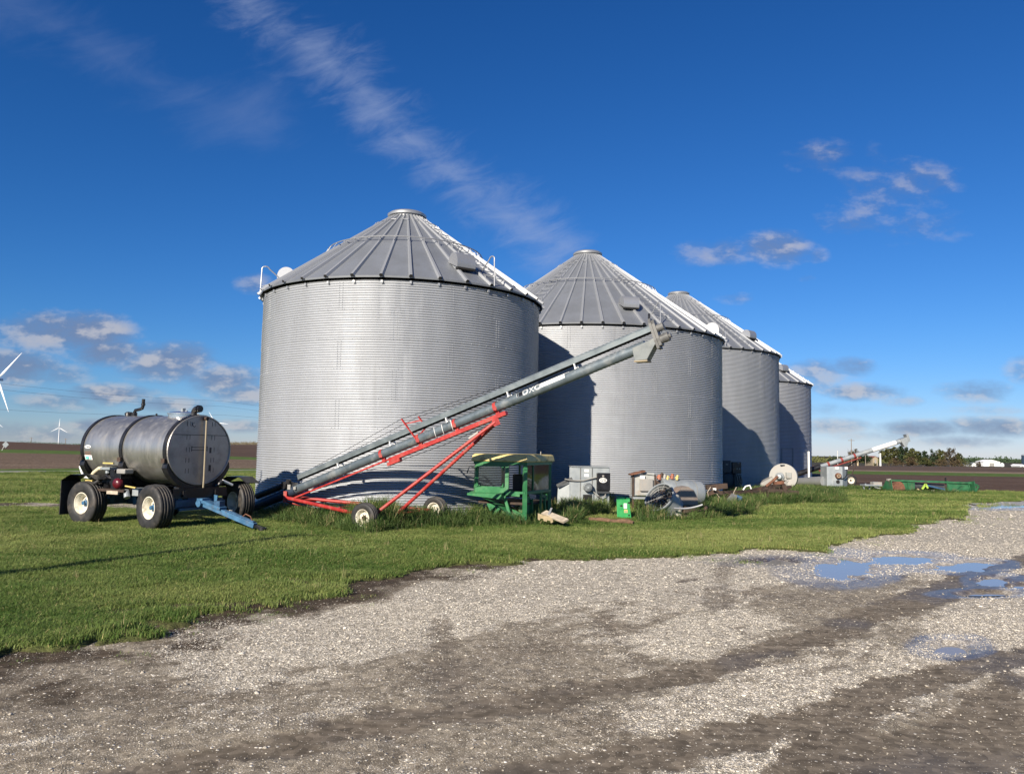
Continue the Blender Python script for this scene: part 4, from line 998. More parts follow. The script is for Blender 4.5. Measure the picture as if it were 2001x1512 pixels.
    for s_ in (-1, 1):
        fender(-1.03, s_*.98, .42, [(-.60, .22), (-.585, .93), (-.30, 1.06), (.30, 1.06), (.50, .98)])
        m = MB(); m.box((-1.60, s_*.98, .56), (.02, .44, .72)); m.build('mudflap', 'rubber', t)
    fender(1.03, 1.2, .40, [(-.50, .80), (-.40, .93), (-.15, 1.03), (.22, 1.03), (.44, .90)])
    # drawbar
    S0 = loc(AY(398, 984, 16.05)); T0 = loc(G(513, 1033, .10)); dv = (T0-S0)
    m = MB(); m.bar(S0, S0+dv*.88, .11, .10); dr = m.build('drawbar', 'blue', t, bevel=.008)
    m = MB(); m.bar(S0+dv*.02+Vector((0, 0, .06)), S0+dv*.34+Vector((0, 0, .07)), .19, .06); m.build('drawbar_plate', 'blue', dr)
    m = MB(); m.box(S0+dv*.27+Vector((0, 0, .14)), (.16, .14, .10)); m.build('drawbar_block', 'darkblue', dr)
    m = MB(); m.bar(S0+dv*.84, T0, .06, .05); m.lathe([(.035, -.02), (.08, -.025), (.08, .025), (.035, .02), (.035, -.02)], T0, (0, 0, 1), 18); m.build('hitch_eye', 'black', dr)
    m = MB(); m.bar(S0+dv*.45+Vector((0, 0, .07)), S0+dv*.86+Vector((0, 0, .06)), .05, .035); m.build('drawbar_extension', 'darkblue', dr)
    m = MB(); m.tube([S0+dv*.66+Vector((0, 0, .06)), S0+dv*.72+Vector((0, 0, .15)), S0+dv*.80+Vector((0, 0, .14)), S0+dv*.83+Vector((0, 0, .07))], .012, 6); m.build('drawbar_handle', 'rust', dr)
    m = MB(); p = S0-dv*.02; m.cyl(p+Vector((0, -.12, 0)), p+Vector((0, .12, 0)), .07, seg=14); m.box(p+Vector((.02, 0, .08)), (.16, .2, .05)); m.build('drawbar_pivot', 'blue', dr)
    # pump engine on a side shelf
    ex, ey = -.36, -.80
    m = MB(); m.box((ex, ey, .755), (.95, .42, .05)); m.build('engine_shelf', 'darkrust', t)
    m = MB(); m.box((ex+.12, ey, .90), (.30, .28, .24)); m.box((ex+.10, ey+.02, 1.06), (.26, .26, .10)); m.cyl((ex-.04, ey, .90), (ex-.20, ey, .90), .07, seg=12); m.box((ex-.02, ey-.06, 1.10), (.14, .12, .16)); en = m.build('engine', 'glossy_black', t, bevel=.01)
    m = MB(); m.box((ex+.24, ey-.02, 1.15), (.26, .22, .10)); m.build('air_cleaner', 'whitemetal', en, bevel=.02)
    m = MB(); m.lathe([(.001, .05), (.05, .05), (.085, .03), (.11, .0), (.115, -.05)], (ex+.20, ey-.165, .90), (.18, -1, 0), 24); m.build('recoil_cover', 'engine_red', en, True)
    m = MB(); m.lathe([(.15, -.06), (.16, .0), (.13, .03), (.06, .05), (.001, .05)], (ex-.32, ey-.02, .92), (0, -1, 0), 22); m.cyl((ex-.32, ey, .92), (ex-.32, ey, 1.16), .045, seg=12); m.cyl((ex-.46, ey, .86), (ex-.66, ey, .86), .05, seg=12); pu = m.build('pump', 'black', t)
    m = MB(); m.box((ex-.22, ey-.05, 1.20), (.30, .2, .05)); m.cyl((ex-.25, ey-.05, 1.1), (ex-.25, ey-.05, 1.2), .05, seg=10); m.build('valve_body', 'galv_box', t)
    m = MB(); m.bar((ex-.34, ey-.10, 1.31), (ex-.02, ey-.10, 1.31), .035, .028); m.build('valve_handle', 'yellow', t)
    m = MB(); m.tube([(ex-.40, ey-.06, 1.20), (ex-.52, ey-.06, 1.19), (ex-.70, ey-.04, 1.10), (ex-.84, ey-.02, .97)], .042, 10); m.build('hose', 'cream_hose', t, True)
    m = MB(); m.tube([(ex-.30, ey-.12, 1.0), (ex-.40, ey-.2, .9), (ex-.52, ey-.2, .86), (ex-.62, ey-.12, .88)], .04, 8); m.build('suction_hose', 'rubber', t, True)
    m = MB(); m.bar((ex-.80, ey-.15, .935), (ex-.55, ey-.17, .93), .035, .025); m.build('valve_handle', 'yellow', t)
    m = MB(); m.bar((ex+.46, ey-.16, .86), (ex+.72, ey-.12, .83), .035, .025); m.build('valve_handle', 'yellow', t)
    m = MB(); m.cyl((ex+.42, ey-.1, .76), (ex+.50, ey-.14, .62), .06, seg=12); m.box((ex+.62, ey+.05, .74), (.18, .2, .16)); m.build('outlet_valve', 'galv_box', t)
    m = MB(); m.box((ex+.14, ey-.2, .715), (.34, .04, .07)); m.build('shelf_board', 'wood', t)
    m = MB(); m.tube([(1.22, .55, .96), (1.26, .80, .86)], .03, 8); m.build('front_spigot', 'white', t)
    m = MB(); m.tube([(1.14, .45, .84), (1.2, .50, .90), (1.22, .55, .96)], .05, 10); m.build('front_valve', 'black', t)
    m = MB(); m.tube([loc(AY(157, 911, 18.2)), loc(AY(163, 931, 18.1)), (-1.62, .2, .85)], .032, 10); m.build('rear_fill_pipe', 'white', t)
    return t
wagon()

# ------------------------------------------------------------------ grain auger
def auger():
    mid = np.array([-2.34, 16.9]); dh = np.array([.8745, -.4850]); kz = .3498
    def TP(s): return Vector((mid[0]+s*dh[0], mid[1]+s*dh[1], .7167+(s+3.0853)*kz))
    def Sx(px):
        r = ray(px, 955-.4115*(px-583)); A = np.array([[r[0], -dh[0]], [r[1], -dh[1]]]); return float(np.linalg.solve(A, mid)[1])
    org = Vector((mid[0], mid[1], 0))
    t = thing('grain_auger', 'long grey grain auger on a red frame with two small wheels, before the nearest bin', 'grain auger', org)
    d = (TP(1)-TP(0)).normalized(); side = Vector((-.4850, -.8745, 0)); n = d.cross(side); n = n if n.z > 0 else -n
    def Q(s, y=0., z=0.): return TP(s)+side*y+n*z
    R = .103
    s0, s1 = Sx(497), Sx(1262)
    m = MB(org); ss = np.linspace(Sx(575), s1, 30); m.tube([Q(s) for s in ss], R, 24); m.build('auger_tube', 'tube', t, True)
    m = MB(org); m.tube([Q(s0), Q(Sx(577))], R*1.08, 24); m.tube([Q(Sx(572)), Q(Sx(580))], R*1.22, 24); m.build('intake_tube', 'tube_shaded', t, True)  # foot of the tube, coloured dark for the tank wagon's shadow
    for px in (648, 1010):
        m = MB(org); m.tube([Q(Sx(px)), Q(Sx(px+5))], R*1.06, 24); m.build('tube_joint', 'tube', t)
    # drive shaft shield: an inverted channel along the top
    m = MB(org); a, b = Q(Sx(590), 0, .258), Q(Sx(1284), 0, .258)
    prof = [(-.075, -.06), (-.085, .03), (-.06, .065), (.06, .065), (.085, .03), (.075, -.06)]
    vs = [p+side*y+n*z for p in (a, b) for y, z in prof]; k = len(prof)
    m.add(vs, [(i, i+1, k+i+1, k+i) for i in range(k-1)]+[tuple(range(k))[::-1], tuple(range(k, 2*k))]); m.build('shaft_shield', 'shield', t)
    m = MB(org); m.tube([Q(Sx(585), 0, .19), Q(Sx(1285), 0, .19)], .02, 8); m.build('drive_shaft', 'black', t)
    for px in (668, 770, 880, 1000, 1131):
        m = MB(org); s = Sx(px); m.bar(Q(s, .08, .08), Q(s, .08, .19), .05, .02, up=d); m.bar(Q(s, -.08, .08), Q(s, -.08, .19), .05, .02, up=d); m.bar(Q(s, -.09, .10), Q(s, .09, .10), .05, .02, up=n); m.build('shield_bracket', 'white', t)
    # gearbox at the foot and long black belt guard
    m = MB(org); s = Sx(566); m.cyl(Q(s, -.13, .18), Q(s, .16, .18), .085, seg=20); m.box(Q(s+.12, .0, .12), (.2, .2, .16)); m.cyl(Q(s+.16, .10, .22), Q(s+.16, .17, .22), .06, seg=16); m.build('foot_gearbox', 'black', t)
    m = MB(org); m.bar(Q(Sx(506), .03, .22), Q(Sx(560), .03, .21), .15, .15); m.build('belt_guard', 'black', t, bevel=.05)
    m = MB(org); m.box(Q(Sx(574), .12, .10), (.07, .05, .12)); m.box(Q(Sx(584), .13, .02), (.06, .05, .07)); m.build('foot_plate', 'whitemetal', t)
    m = MB(org); m.tube([Q(s0, 0, 0), Q(s0-.25, 0, 0)], .075, 12); m.build('flighting', 'darkrust', t)
    # red clamp bands and under-rail
    for px in (748, 820, 891, 970):
        m = MB(org); s = Sx(px); m.tube([Q(s-.035), Q(s+.035)], R+.009, 24, cap=False); m.box(Q(s, R*.8, -.03), (.07, .07, .09)); m.bar(Q(s, 0, -R), Q(s, 0, -.19), .08, .06, up=side); m.build('clamp_band', 'red', t)
    ra, rb = Q(Sx(758), 0, -.19), Q(Sx(985), 0, -.19)
    m = MB(org); m.bar(ra, rb, .10, .085, up=n); m.build('lift_rail', 'red', t)
    m = MB(org); m.bar(Q(Sx(572), 0, -.165), Q(Sx(760), 0, -.165), .035, .035, up=n); m.build('truss_rod', 'red', t)
    m = MB(org); s = Sx(766); m.bar(Q(s-.18, 0, -.27), Q(s+.16, 0, -.27), .10, .07, up=n); m.cyl(Q(s+.12, -.06, -.28), Q(s+.12, .06, -.28), .03, seg=10); m.build('rail_stop', 'red', t)
    ap = Q(Sx(962), 0, -.29)
    m = MB(org); m.box(ap, (.14, .12, .14), Matrix.Rotation(-.4, 3, 'Y')); m.build('leg_pivot', 'red', t)
    m = MB(org); m.tube([ap+Vector((-.55, .02, -.35)), ap+Vector((-.36, 0, -.22))], .035, 8); m.build('winch_pulley', 'whitemetal', t)
    # wheels and axle
    nw = Vector((-2.95, 15.8, .31)); fw = Vector((-1.73, 18.0, .31)); ax = (fw-nw).normalized()
    m = MB(org); m.tube([nw+ax*.12, fw-ax*.12], .035, 10); m.build('axle', 'red', t, True)
    for c, o_ in ((nw, -ax), (fw, ax)): wheel(t, c-org, o_, .31, .19, .17, 'cream', 'darkrust', 3)
    A = nw+ax*.20; Bm = nw+ax*1.05; C_ = fw-ax*.20
    bt = Q(Sx(567), 0, -.02)
    for nm, p, q_, r in (('lift_leg', A, ap+side*.04, .038), ('lift_leg', Bm, ap-side*.04, .038), ('reach_leg', A, bt+side*.14+Vector((0, 0, -.1)), .042), ('reach_leg', C_, bt-side*.10+Vector((0, 0, -.1)), .042)):
        m = MB(org); m.tube([p, q_], r, 12); m.build(nm, 'red', t, True)
    m = MB(org); m.box(bt+side*.13+Vector((-.02, 0, -.08)), (.08, .06, .26)); m.box(bt+Vector((0, 0, -.13)), (.14, .30, .06)); m.build('boot_bracket', 'red', t)
    m = MB(org); m.tube([bt+side*.12+Vector((0, 0, -.2)), Vector(G(662, 1006, .12))], .016, 6); m.build('hitch_rod', 'red', t)
    m = MB(org); m.tube([A+(bt-A)*.36, C_+(bt-C_)*.36], .018, 6); m.build('cross_brace', 'red', t)
    m = MB(org); m.tube([Bm+Vector((.1, .3, .05)), Bm+Vector((.25, .5, .25)), Bm+Vector((.40, .55, .42))], .02, 6); m.cyl(Bm+Vector((.0, .35, .05)), Bm+Vector((.16, .28, .05)), .10, seg=16); m.build('winch', 'darkrust', t)
    # mast and cables over the tube
    s = Sx(819); m = MB(org); top1 = Q(s-.02, 0, .48); top2 = Q(s+.20, -.05, .40)
    for p, q_ in ((Q(s, .11, .0), Q(s-.26, .06, .56)), (Q(s+.20, -.06, .20), Q(s+.06, -.10, .50)), (Q(s-.18, .05, .42), Q(s+.10, -.09, .40)), (Q(s, .11, 0), Q(s+.20, -.06, .20))): m.bar(p, q_, .035, .025)
    m.build('cable_mast', 'red', t)
    mt = Q(s-.26, .06, .56)
    for p, q_ in ((mt, Q(Sx(585), .05, .28)), (Q(s+.06, -.10, .50), Q(Sx(590), -.05, .28)), (mt, Q(Sx(1075), .0, .30)), (Q(s+.06, -.10, .50), Q(Sx(1020), -.04, .30))):
        m = MB(org); m.tube([p, (Vector(p)+Vector(q_))/2-Vector((0, 0, .015)), q_], .005, 4); m.build('cable', 'black', t)
    m = MB(org); m.tube([Q(Sx(770), .03, -.29), Q(Sx(860), .03, -.33), Q(Sx(945), .03, -.30)], .006, 4); m.build('cable', 'black', t)
    # white rope loops
    for px in (851, 866, 884):
        m = MB(org); s = Sx(px); m.tube([Q(s+.05*math.sin(a_), math.sin(a_)*(R+.012), -.015+math.cos(a_)*(R+.02)) for a_ in np.linspace(0, 2*math.pi, 20, endpoint=False)], .007, 5, closed=True); m.build('rope_loop', 'white', t)
    # decals on the camera side of the tube
    def decal(name, pa, pb, ang0, ang1, mm, r_=.0015):
        m = MB(org); sa, sb = Sx(pa), Sx(pb); vs = []; na = 9
        for s_ in (sa, sb):
            for a_ in np.linspace(rad(ang0), rad(ang1), na): vs.append(Q(s_, math.cos(a_)*(R+r_), math.sin(a_)*(R+r_)))
        m.add(vs, [(i, i+1, na+i+1, na+i) for i in range(na-1)]); return m.build(name, mm, t, True)
    decal('white_patch', 1060, 1108, 0, 68, 'white'); decal('white_patch', 1090, 1117, 55, 80, 'white')
    for a_, b_ in ((1016, 1017.5), (1019, 1026)): decal('logo_block', a_, b_, -2, 52, 'black')
    decal('logo_bar', 1014.5, 1015.5, -2, 52, 'white'); decal('logo_bar', 1027, 1028, -2, 52, 'white')
    sc = Sx(1043); fr = frame((0, 0, 0), d, n)
    c_ang = rad(25); Rx = Matrix.Rotation(-c_ang, 4, 'X')
    cen = Q(sc)-org
    Mx = Matrix.Translation(cen) @ frame((0, 0, 0), d, n) @ Rx @ Matrix.Translation((0, 0, R+.001))
    if frame((0, 0, 0), d, n).to_3x3().col[2].dot(side) < 0: print('text frame flipped')
    text_mesh('DMC', .18, 'white', 'logo_letters', t, Mx, .0015, bend=R)
    # discharge head: belt housing and spout
    sh = Sx(1287)
    m = MB(org); pl_ = [(-.10, -.16), (.10, -.16), (.13, 0), (.12, .34), (.06, .44), (-.06, .44), (-.12, .34), (-.13, 0)]
    m.prism(pl_, Q(sh, 0, 0), side, n, .05); m.prism([(x*.8, y*.85+.02) for x, y in pl_], Q(sh+.05, 0, 0), side, n, .06)
    m.cyl(Q(sh+.05, 0, .0), Q(sh+.20, 0, .0), .085, seg=18); m.cyl(Q(sh+.05, 0, .22), Q(sh+.17, 0, .22), .07, seg=18); m.cyl(Q(sh+.15, 0, 0), Q(sh+.24, 0, 0), .045, seg=12)
    m.build('head_pulley_housing', 'darkbox_l', t)
    m = MB(org); m.box(Q(sh-.02, 0, .50), (.04, .03, .10)); m.build('housing_lug', 'black', t)
    m = MB(org); w_ = .115; sA, sB = Sx(1240), Sx(1285)
    P1, P2 = Q(sA, 0, .03), Q(sB, 0, .05); zz = Vector((0, 0, 1)); hd = Vector((dh[0], dh[1], 0))
    poly = [P1, P2, P2+hd*.02-zz*.10, P2-hd*.15-zz*.40, P1+hd*.05-zz*.24]
    vs = [p+side*w_ for p in poly]+[p-side*w_ for p in poly]
    m.add(vs, [tuple(range(5)), tuple(range(5, 10))[::-1]]+[(i, (i+1) % 5, 5+(i+1) % 5, 5+i) for i in range(5)]); sp = m.build('discharge_spout', 'spout', t, bevel=.006)
    m = MB(org); m.bar(poly[4]-zz*.01-hd*.01, poly[3]-zz*.02+hd*.01, .24, .025); m.build('spout_lip', 'sand', sp)
    return t
MT['darkbox_l'] = mat('grey_cast_housing', (.14, .14, .135), .55, .3, .2, 6, (.06, .05, .045), .4)
MT['spout'] = mat('weathered_spout', (.16, .175, .175), .5, .35, .12, 5, (.28, .27, .23), .4)
auger()
# ------------------------------------------------------------------ scrap along the bins
def place_px(px, py, Y, z=0.):
    p = AY(px, py, Y); return Vector((p[0], p[1], z))
def cab():
    c = rad(27); ex = Vector((math.cos(c), -math.sin(c), 0)); ey = Vector((math.sin(c), math.cos(c), 0)); a, b = 1.34, 1.42
    corner = place_px(1026, 1010, 17.6); org = corner-ex*a/2+ey*b/2
    t = thing('tractor_cab', 'old green tractor cab with a faded yellow roof, sitting on the ground', 'tractor cab', org, -c)
    X0, X1, Y0, Y1 = -a/2, a/2, -b/2, b/2
    def part(n, m, fn, **k): q = MB(); fn(q); return q.build(n, m, t, **k)
    # roof: shallow tray with sloped edges
    def roof(q):
        lo = [(X0-.05, Y0-.05), (X1+.05, Y0-.05), (X1+.05, Y1+.05), (X0-.05, Y1+.05)]
        vs = [(x, y, 1.455) for x, y in lo]+[(x*1.02, y*1.02, 1.475) for x, y in lo]+[(x*.985, y*.985, 1.60) for x, y in lo]+[(x*.93, y*.93, 1.63) for x, y in lo]
        fs = [(3, 2, 1, 0), (12, 13, 14, 15)]
        for i in range(3):
            for k in range(4): fs.append((i*4+k, i*4+(k+1) % 4, i*4+4+(k+1) % 4, i*4+4+k))
        q.add(vs, fs)
    part('roof', 'cabyellow', roof, bevel=.006)
    def rim(q):
        for (p, r_) in (((X0, Y0, 1.425), (X1, Y0, 1.425)), ((X1, Y0, 1.425), (X1, Y1, 1.425)), ((X0, Y1, 1.425), (X1, Y1, 1.425)), ((X0, Y0, 1.425), (X0, Y1, 1.425))): q.bar(p, r_, .06, .075)
    part('roof_frame', 'cabgreen', rim)
    fx = lambda f: X0+a*f
    for x, y, z0 in ((X0+.03, Y0+.03, .70), (fx(.635), Y0+.03, .70), (X1-.03, Y0+.03, .02), (X1-.03, Y1-.03, .10), (X0+.03, Y1-.03, .6)):
        part('post', 'cabgreen', lambda q: q.bar((x, y, z0), (x*.99, y*.99, 1.40), .085 if y < 0 else .07, .085))
    part('door_sill', 'cabgreen', lambda q: q.bar((fx(.62), Y0+.02, .76), (X1, Y0+.02, .76), .07, .05))
    # left window with rounded corners: frame plates and a dusty pane
    def winframe(q):
        q.bar((fx(.03), Y0, .79), (fx(.62), Y0, .79), .05, .17); q.bar((fx(.03), Y0, 1.375), (fx(.62), Y0, 1.375), .05, .07)
        for x, s_ in ((fx(.07), 1), (fx(.595), -1)):
            for z, v in ((.875, 1), (1.34, -1)): q.prism([(0, 0), (.10*s_, 0), (.03*s_, .03*v), (0, .10*v)], (x-.0*s_, Y0-.02, z), (1, 0, 0), (0, 0, 1), .04)
    part('window_frame', 'cabgreen', winframe)
    part('window', 'glass', lambda q: q.box((fx(.33), Y0+.03, 1.11), (a*.52, .008, .50)))
    part('window', 'glass', lambda q: q.box((X1-.02, 0, 1.09), (.008, b-.16, .60)))
    def win2(q):
        q.bar((X1, Y0+.04, .76), (X1, Y1-.04, .76), .05, .06)
        q.bar((X1-.02, Y0+.42, .80), (X1-.02, Y0+.42, 1.38), .025, .05)
    part('side_frame', 'cabgreen', win2)
    part('rear_window_frame', 'cabgreen', lambda q: (q.bar((X0, Y1-.02, .70), (X1, Y1-.02, .70), .05, .10), q.bar((X0+.5, Y1-.02, .70), (X0+.5, Y1-.02, 1.4), .05, .05)))
    # flared fender shelf, curved fender, lower panels
    def fend(q):
        q.add([(X0-.10, Y0-.16, .705), (fx(.60), Y0-.16, .72), (fx(.60), Y0+.05, .76), (X0-.10, Y0+.05, .745), (X0-.10, Y0-.16, .66), (fx(.60), Y0-.16, .60), (fx(.60), Y0+.05, .60), (X0-.10, Y0+.05, .66)], [(0, 1, 2, 3), (4, 7, 6, 5), (0, 4, 5, 1), (1, 5, 6, 2), (2, 6, 7, 3), (3, 7, 4, 0)])
        arc = [(fx(.02)+1.15*u_, .66-.52*u_**1.7) for u_ in np.linspace(0, 1, 12)]
        vs = []
        for x, z in arc: vs += [(x, Y0-.14, z), (x, Y0+.35, z+.02)]
        q.add(vs, [(2*i, 2*i+1, 2*i+3, 2*i+2) for i in range(11)])
    part('fender', 'cabgreen', fend)
    part('lower_panel', 'cabgreen', lambda q: q.prism([(fx(.20), .47), (fx(.46), .47), (fx(.95), .26), (fx(.97), .08), (fx(.34), .08)], (0, Y0+.16, 0), (1, 0, 0), (0, 0, 1), .03))
    part('step_brace', 'cabgreen', lambda q: (q.bar((fx(.58), Y0, .74), (fx(.76), Y0-.02, .10), .07, .03, up=(0, 1, 0)), q.bar((fx(.60), Y0-.01, .72), (fx(.90), Y0-.01, .70), .03, .06)))
    part('inner_panel', 'cabgreen', lambda q: q.prism([(fx(.72), .40), (fx(.99), .62), (fx(.99), .12), (fx(.72), .14)], (0, Y0+.45, 0), (1, 0, 0), (0, 0, 1), .03))
    part('side_panel', 'cabgreen', lambda q: q.prism([(Y0+.02, .05), (Y0+.36, .05), (Y0+.40, .66), (Y0+.10, .66)], (X1-.10, 0, 0), (0, 1, 0), (0, 0, 1), .03))
    part('side_strut', 'cabgreen', lambda q: (q.bar((X1, Y0+.85, .74), (X1+.0, Y0+.80, .15), .06, .04, up=(1, 0, 0)), q.bar((X1, Y0+1.05, .60), (X1, Y0+1.12, .10), .06, .04, up=(1, 0, 0)), q.bar((X1, Y0+.82, .64), (X1, Y0+1.10, .64), .04, .04)))
    part('floor', 'darkrust', lambda q: q.box((0, .05, .50), (a-.1, b-.15, .05)))
    part('seat', 'black', lambda q: (q.box((-.02, .25, .66), (.46, .44, .12)), q.box((-.02, .48, .92), (.46, .10, .44))), bevel=.03)
    part('steering_wheel', 'black', lambda q: (q.tube([(.50+.02, .30+.17*math.cos(k), .92+.17*math.sin(k)) for k in np.linspace(0, 6.28, 20, endpoint=False)], .014, 6, closed=True), q.tube([(.36, .30, .70), (.50, .30, .92)], .02, 6)))
    part('mirror_arm', 'darkbox', lambda q: q.tube([(X0, Y0, 1.3), (X0-.10, Y0-.08, 1.33), (X0-.15, Y0-.1, 1.16)], .014, 6))
    part('aerial_stub', 'whitemetal', lambda q: q.cyl((.55, .35, 1.6), (.55, .35, 1.70), .012, seg=8))
cab()
def fan_cabinet():
    Y = 22.3; s = Y/1500; z = lambda py: 1.8-(py-876)*s; o = place_px(1154, 990, Y); xx = lambda px: AY(px, 950, Y)[0]-o.x
    t = thing('drying_fan', 'grey sheet metal drying fan cabinet with black control box beside the green tractor cab', 'drying fan', o)
    w0, w1 = xx(1117), xx(1191); zt = z(913)
    q = MB(); q.box(((w0+w1)/2, .45, zt/2), (w1-w0, .9, zt)); q.box(((w0+w1)/2, .44, zt+.012), (w1-w0+.05, .95, .024)); q.build('cabinet', 'galv_box', t, bevel=.01)
    q = MB(); q.box((w0-.03, .02, zt/2), (.07, .03, zt)); q.build('flange', 'galv_box', t)
    for px in (1134, 1157): q = MB(); q.bar((xx(px), -.005, .02), (xx(px), -.005, zt-.02), .022, .018, up=(0, 1, 0)); q.build('panel_seam', 'darkbox_l', t)
    q = MB(); q.box(((xx(1165)+xx(1191))/2, -.09, z(940)), (xx(1191)-xx(1165), .18, z(923)-z(957))); bx = q.build('control_box', 'glossy_black', t, bevel=.02)
    cx_, cz_ = xx(1177), z(937)
    q = MB(); q.lathe([(.001, .004), (.105, .004), (.112, 0)], (cx_, -.182, cz_), (0, -1, 0), 28, 1, .62); q.build('logo_plate', 'white', bx)
    text_mesh('GSI', .12, 'glossy_black', 'logo_letters', bx, Matrix.Translation((cx_, -.188, cz_)) @ Matrix.Rotation(rad(90), 4, 'X'), .001)
    q = MB(); q.lathe([(.03, 0), (.03, .01), (.001, .012)], (cx_, -.18, z(929)), (0, -1, 0), 12); q.build('box_knob', 'whitemetal', bx)
    q = MB(); q.box((cx_, -.1, z(960)), (.34, .14, .06)); q.build('box_base', 'darkbox', bx)
    c = (xx(1148), -.02, z(951))
    q = MB(); q.lathe([(.135, 0), (.135, .16), (.115, .20), (.05, .215), (.001, .215)], c, (0, -1, 0), 28); mo = q.build('motor', 'galv_box', t, True)
    q = MB()
    for r_ in (.04, .07, .10): q.lathe([(r_, .205), (r_, .222), (r_+.012, .222), (r_+.012, .205)], c, (0, -1, 0), 24)
    q.build('motor_grille', 'darkbox', mo)
    q = MB(); q.box((xx(1147), -.03, z(970)), (xx(1160)-xx(1135), .06, .30)); q.build('inlet_hood', 'galv_box', t)
    q = MB(); q.box((xx(1148), -.063, z(972)), (.26, .01, .20)); q.build('inlet_opening', 'hollow', t)
    for py in (919.5, 928.5): q = MB(); q.box((xx(1146), -.004, z(py)), (.13, .004, .075)); q.build('label_plate', 'white', t)
    q = MB(); q.tube([(xx(1103), -.06, z(936)), (xx(1112), -.06, z(938)), (xx(1125), -.05, z(939)), (xx(1140), -.05, z(938.5)), (xx(1155), -.06, z(934)), (xx(1166), -.09, z(931))], .022, 8); q.build('conduit', 'cable', t, True)
    q = MB(); q.tube([(xx(1183), -.1, z(957)), (xx(1182), -.12, z(966)), (xx(1174), -.12, z(971)), (xx(1165), -.1, z(966)), (xx(1158), -.1, z(958)), (xx(1152), -.1, z(954))], .018, 8); q.build('motor_cable', 'cable', t, True)
    q = MB(); q.tube([(xx(1171), -.1, z(957)), (xx(1170), -.12, z(972)), (xx(1170), -.1, z(985))], .016, 8); q.build('motor_cable', 'black', t, True)
    q = MB(); q.add([(w0-.03, .1, zt*.62), (w0-.38, .2, zt*.50), (w0-.40, .2, .18), (w0-.03, .1, .12), (w0-.03, .8, zt*.62), (w0-.38, .7, zt*.5), (w0-.4, .7, .18), (w0-.03, .8, .12)], [(0, 1, 2, 3), (4, 7, 6, 5), (0, 4, 5, 1), (1, 5, 6, 2), (2, 6, 7, 3), (3, 7, 4, 0)]); q.build('transition_duct', 'galv_box', t)
    q = MB(); q.bar((w0-.42, .1, z(950)), (w0+.02, .02, z(935)), .07, .09); q.build('conduit_box', 'darkbox', t)
    q = MB(); q.box(((w0+w1)/2, 1.35, .45), (.8, .95, .7)); q.build('bin_duct', 'galv_box', t)
fan_cabinet()
def gas_dryer():
    Y = 21.6; s = Y/1500; o = place_px(1300, 985, Y); z = lambda py: 1.8-(py-878)*s; xx = lambda px: AY(px, 955, Y)[0]-o.x
    t = thing('gas_dryer', 'rusty gas burner box and grey cylinder of an old grain dryer lying in the grass', 'grain dryer', o)
    ax = Vector((.93, .30, -.05)).normalized(); c0 = Vector((xx(1296), .45, z(960)))
    q = MB(); L_ = 1.35; q.lathe([(.001, 0), (.34, .0), (.36, .03), (.36, L_-.18), (.34, L_-.08), (.27, L_-.02), (.001, L_)], c0, ax, 40); q.build('cylinder', 'galv_box', t, True)
    for f in (.35, 1.0): q = MB(); q.lathe([(.355, f-.012), (.366, f-.012), (.366, f+.012), (.355, f+.012)], c0, ax, 40); q.build('cylinder_band', 'cable', t)
    x0, x1 = xx(1238), xx(1280)
    q = MB(); zt, zb = z(927), z(967); q.box(((x0+x1)/2, .3, (zt+zb)/2), (x1-x0, .5, zt-zb)); q.build('burner_box', 'greybox', t)
    q = MB(); q.bar((x0-.01, .03, zb-.35), (x0-.01, .03, zt+.02), .06, .05); q.bar((x1+.01, .03, zb-.1), (x1+.01, .03, zt), .05, .05); q.build('box_frame', 'darkrust', t)
    q = MB(); q.box((xx(1263), .01, z(947)), (xx(1275)-xx(1250), .09, .34)); q.build('burner_panel', 'whitemetal', t, bevel=.01)
    q = MB(); q.box((xx(1255), -.0, z(932)), (.13, .06, .09)); q.build('label_plate', 'white', t)
    q = MB(); q.box((xx(1246), .15, z(924)), (.42, .5, .035), Matrix.Rotation(rad(-14), 3, 'Y')); q.build('lid_flap', 'rust', t)
    q = MB(); q.box((xx(1268), .2, z(925)), (.30, .4, .05), Matrix.Rotation(rad(6), 3, 'Y')); q.build('lid', 'greybox', t)
    q = MB(); q.box((xx(1262), .2, z(972)), (.75, .6, .05)); q.build('skid', 'galv_box', t)
    q = MB(); q.tube([(xx(1282), .0, z(938)), (xx(1288), -.04, z(946)), (xx(1290), -.02, z(953)), (xx(1284), .0, z(958))], .03, 8); q.cyl((xx(1285), .05, z(944)), (xx(1294), .05, z(950)), .07, seg=12); q.build('valve_train', 'darkrust', t)
    for px, py, mm, r_ in ((1293, 934, 'orange', .07), (1304, 932.5, 'whitemetal', .05), (1319, 932, 'orange', .05), (1329, 934, 'yellow', .04), (1310, 935.5, 'yellow', .035), (1298, 930, 'darkrust', .05)):
        q = MB(); p = Vector((xx(px), .42, z(py)-.05)); q.cyl(p, p+Vector((.02, 0, .14)), r_, r_*.7, seg=12); q.tube([p+Vector((-.05, 0, .06)), p+Vector((.06, .02, .10))], r_*.5, 8); q.build('gas_fitting', mm, t)
gas_dryer()
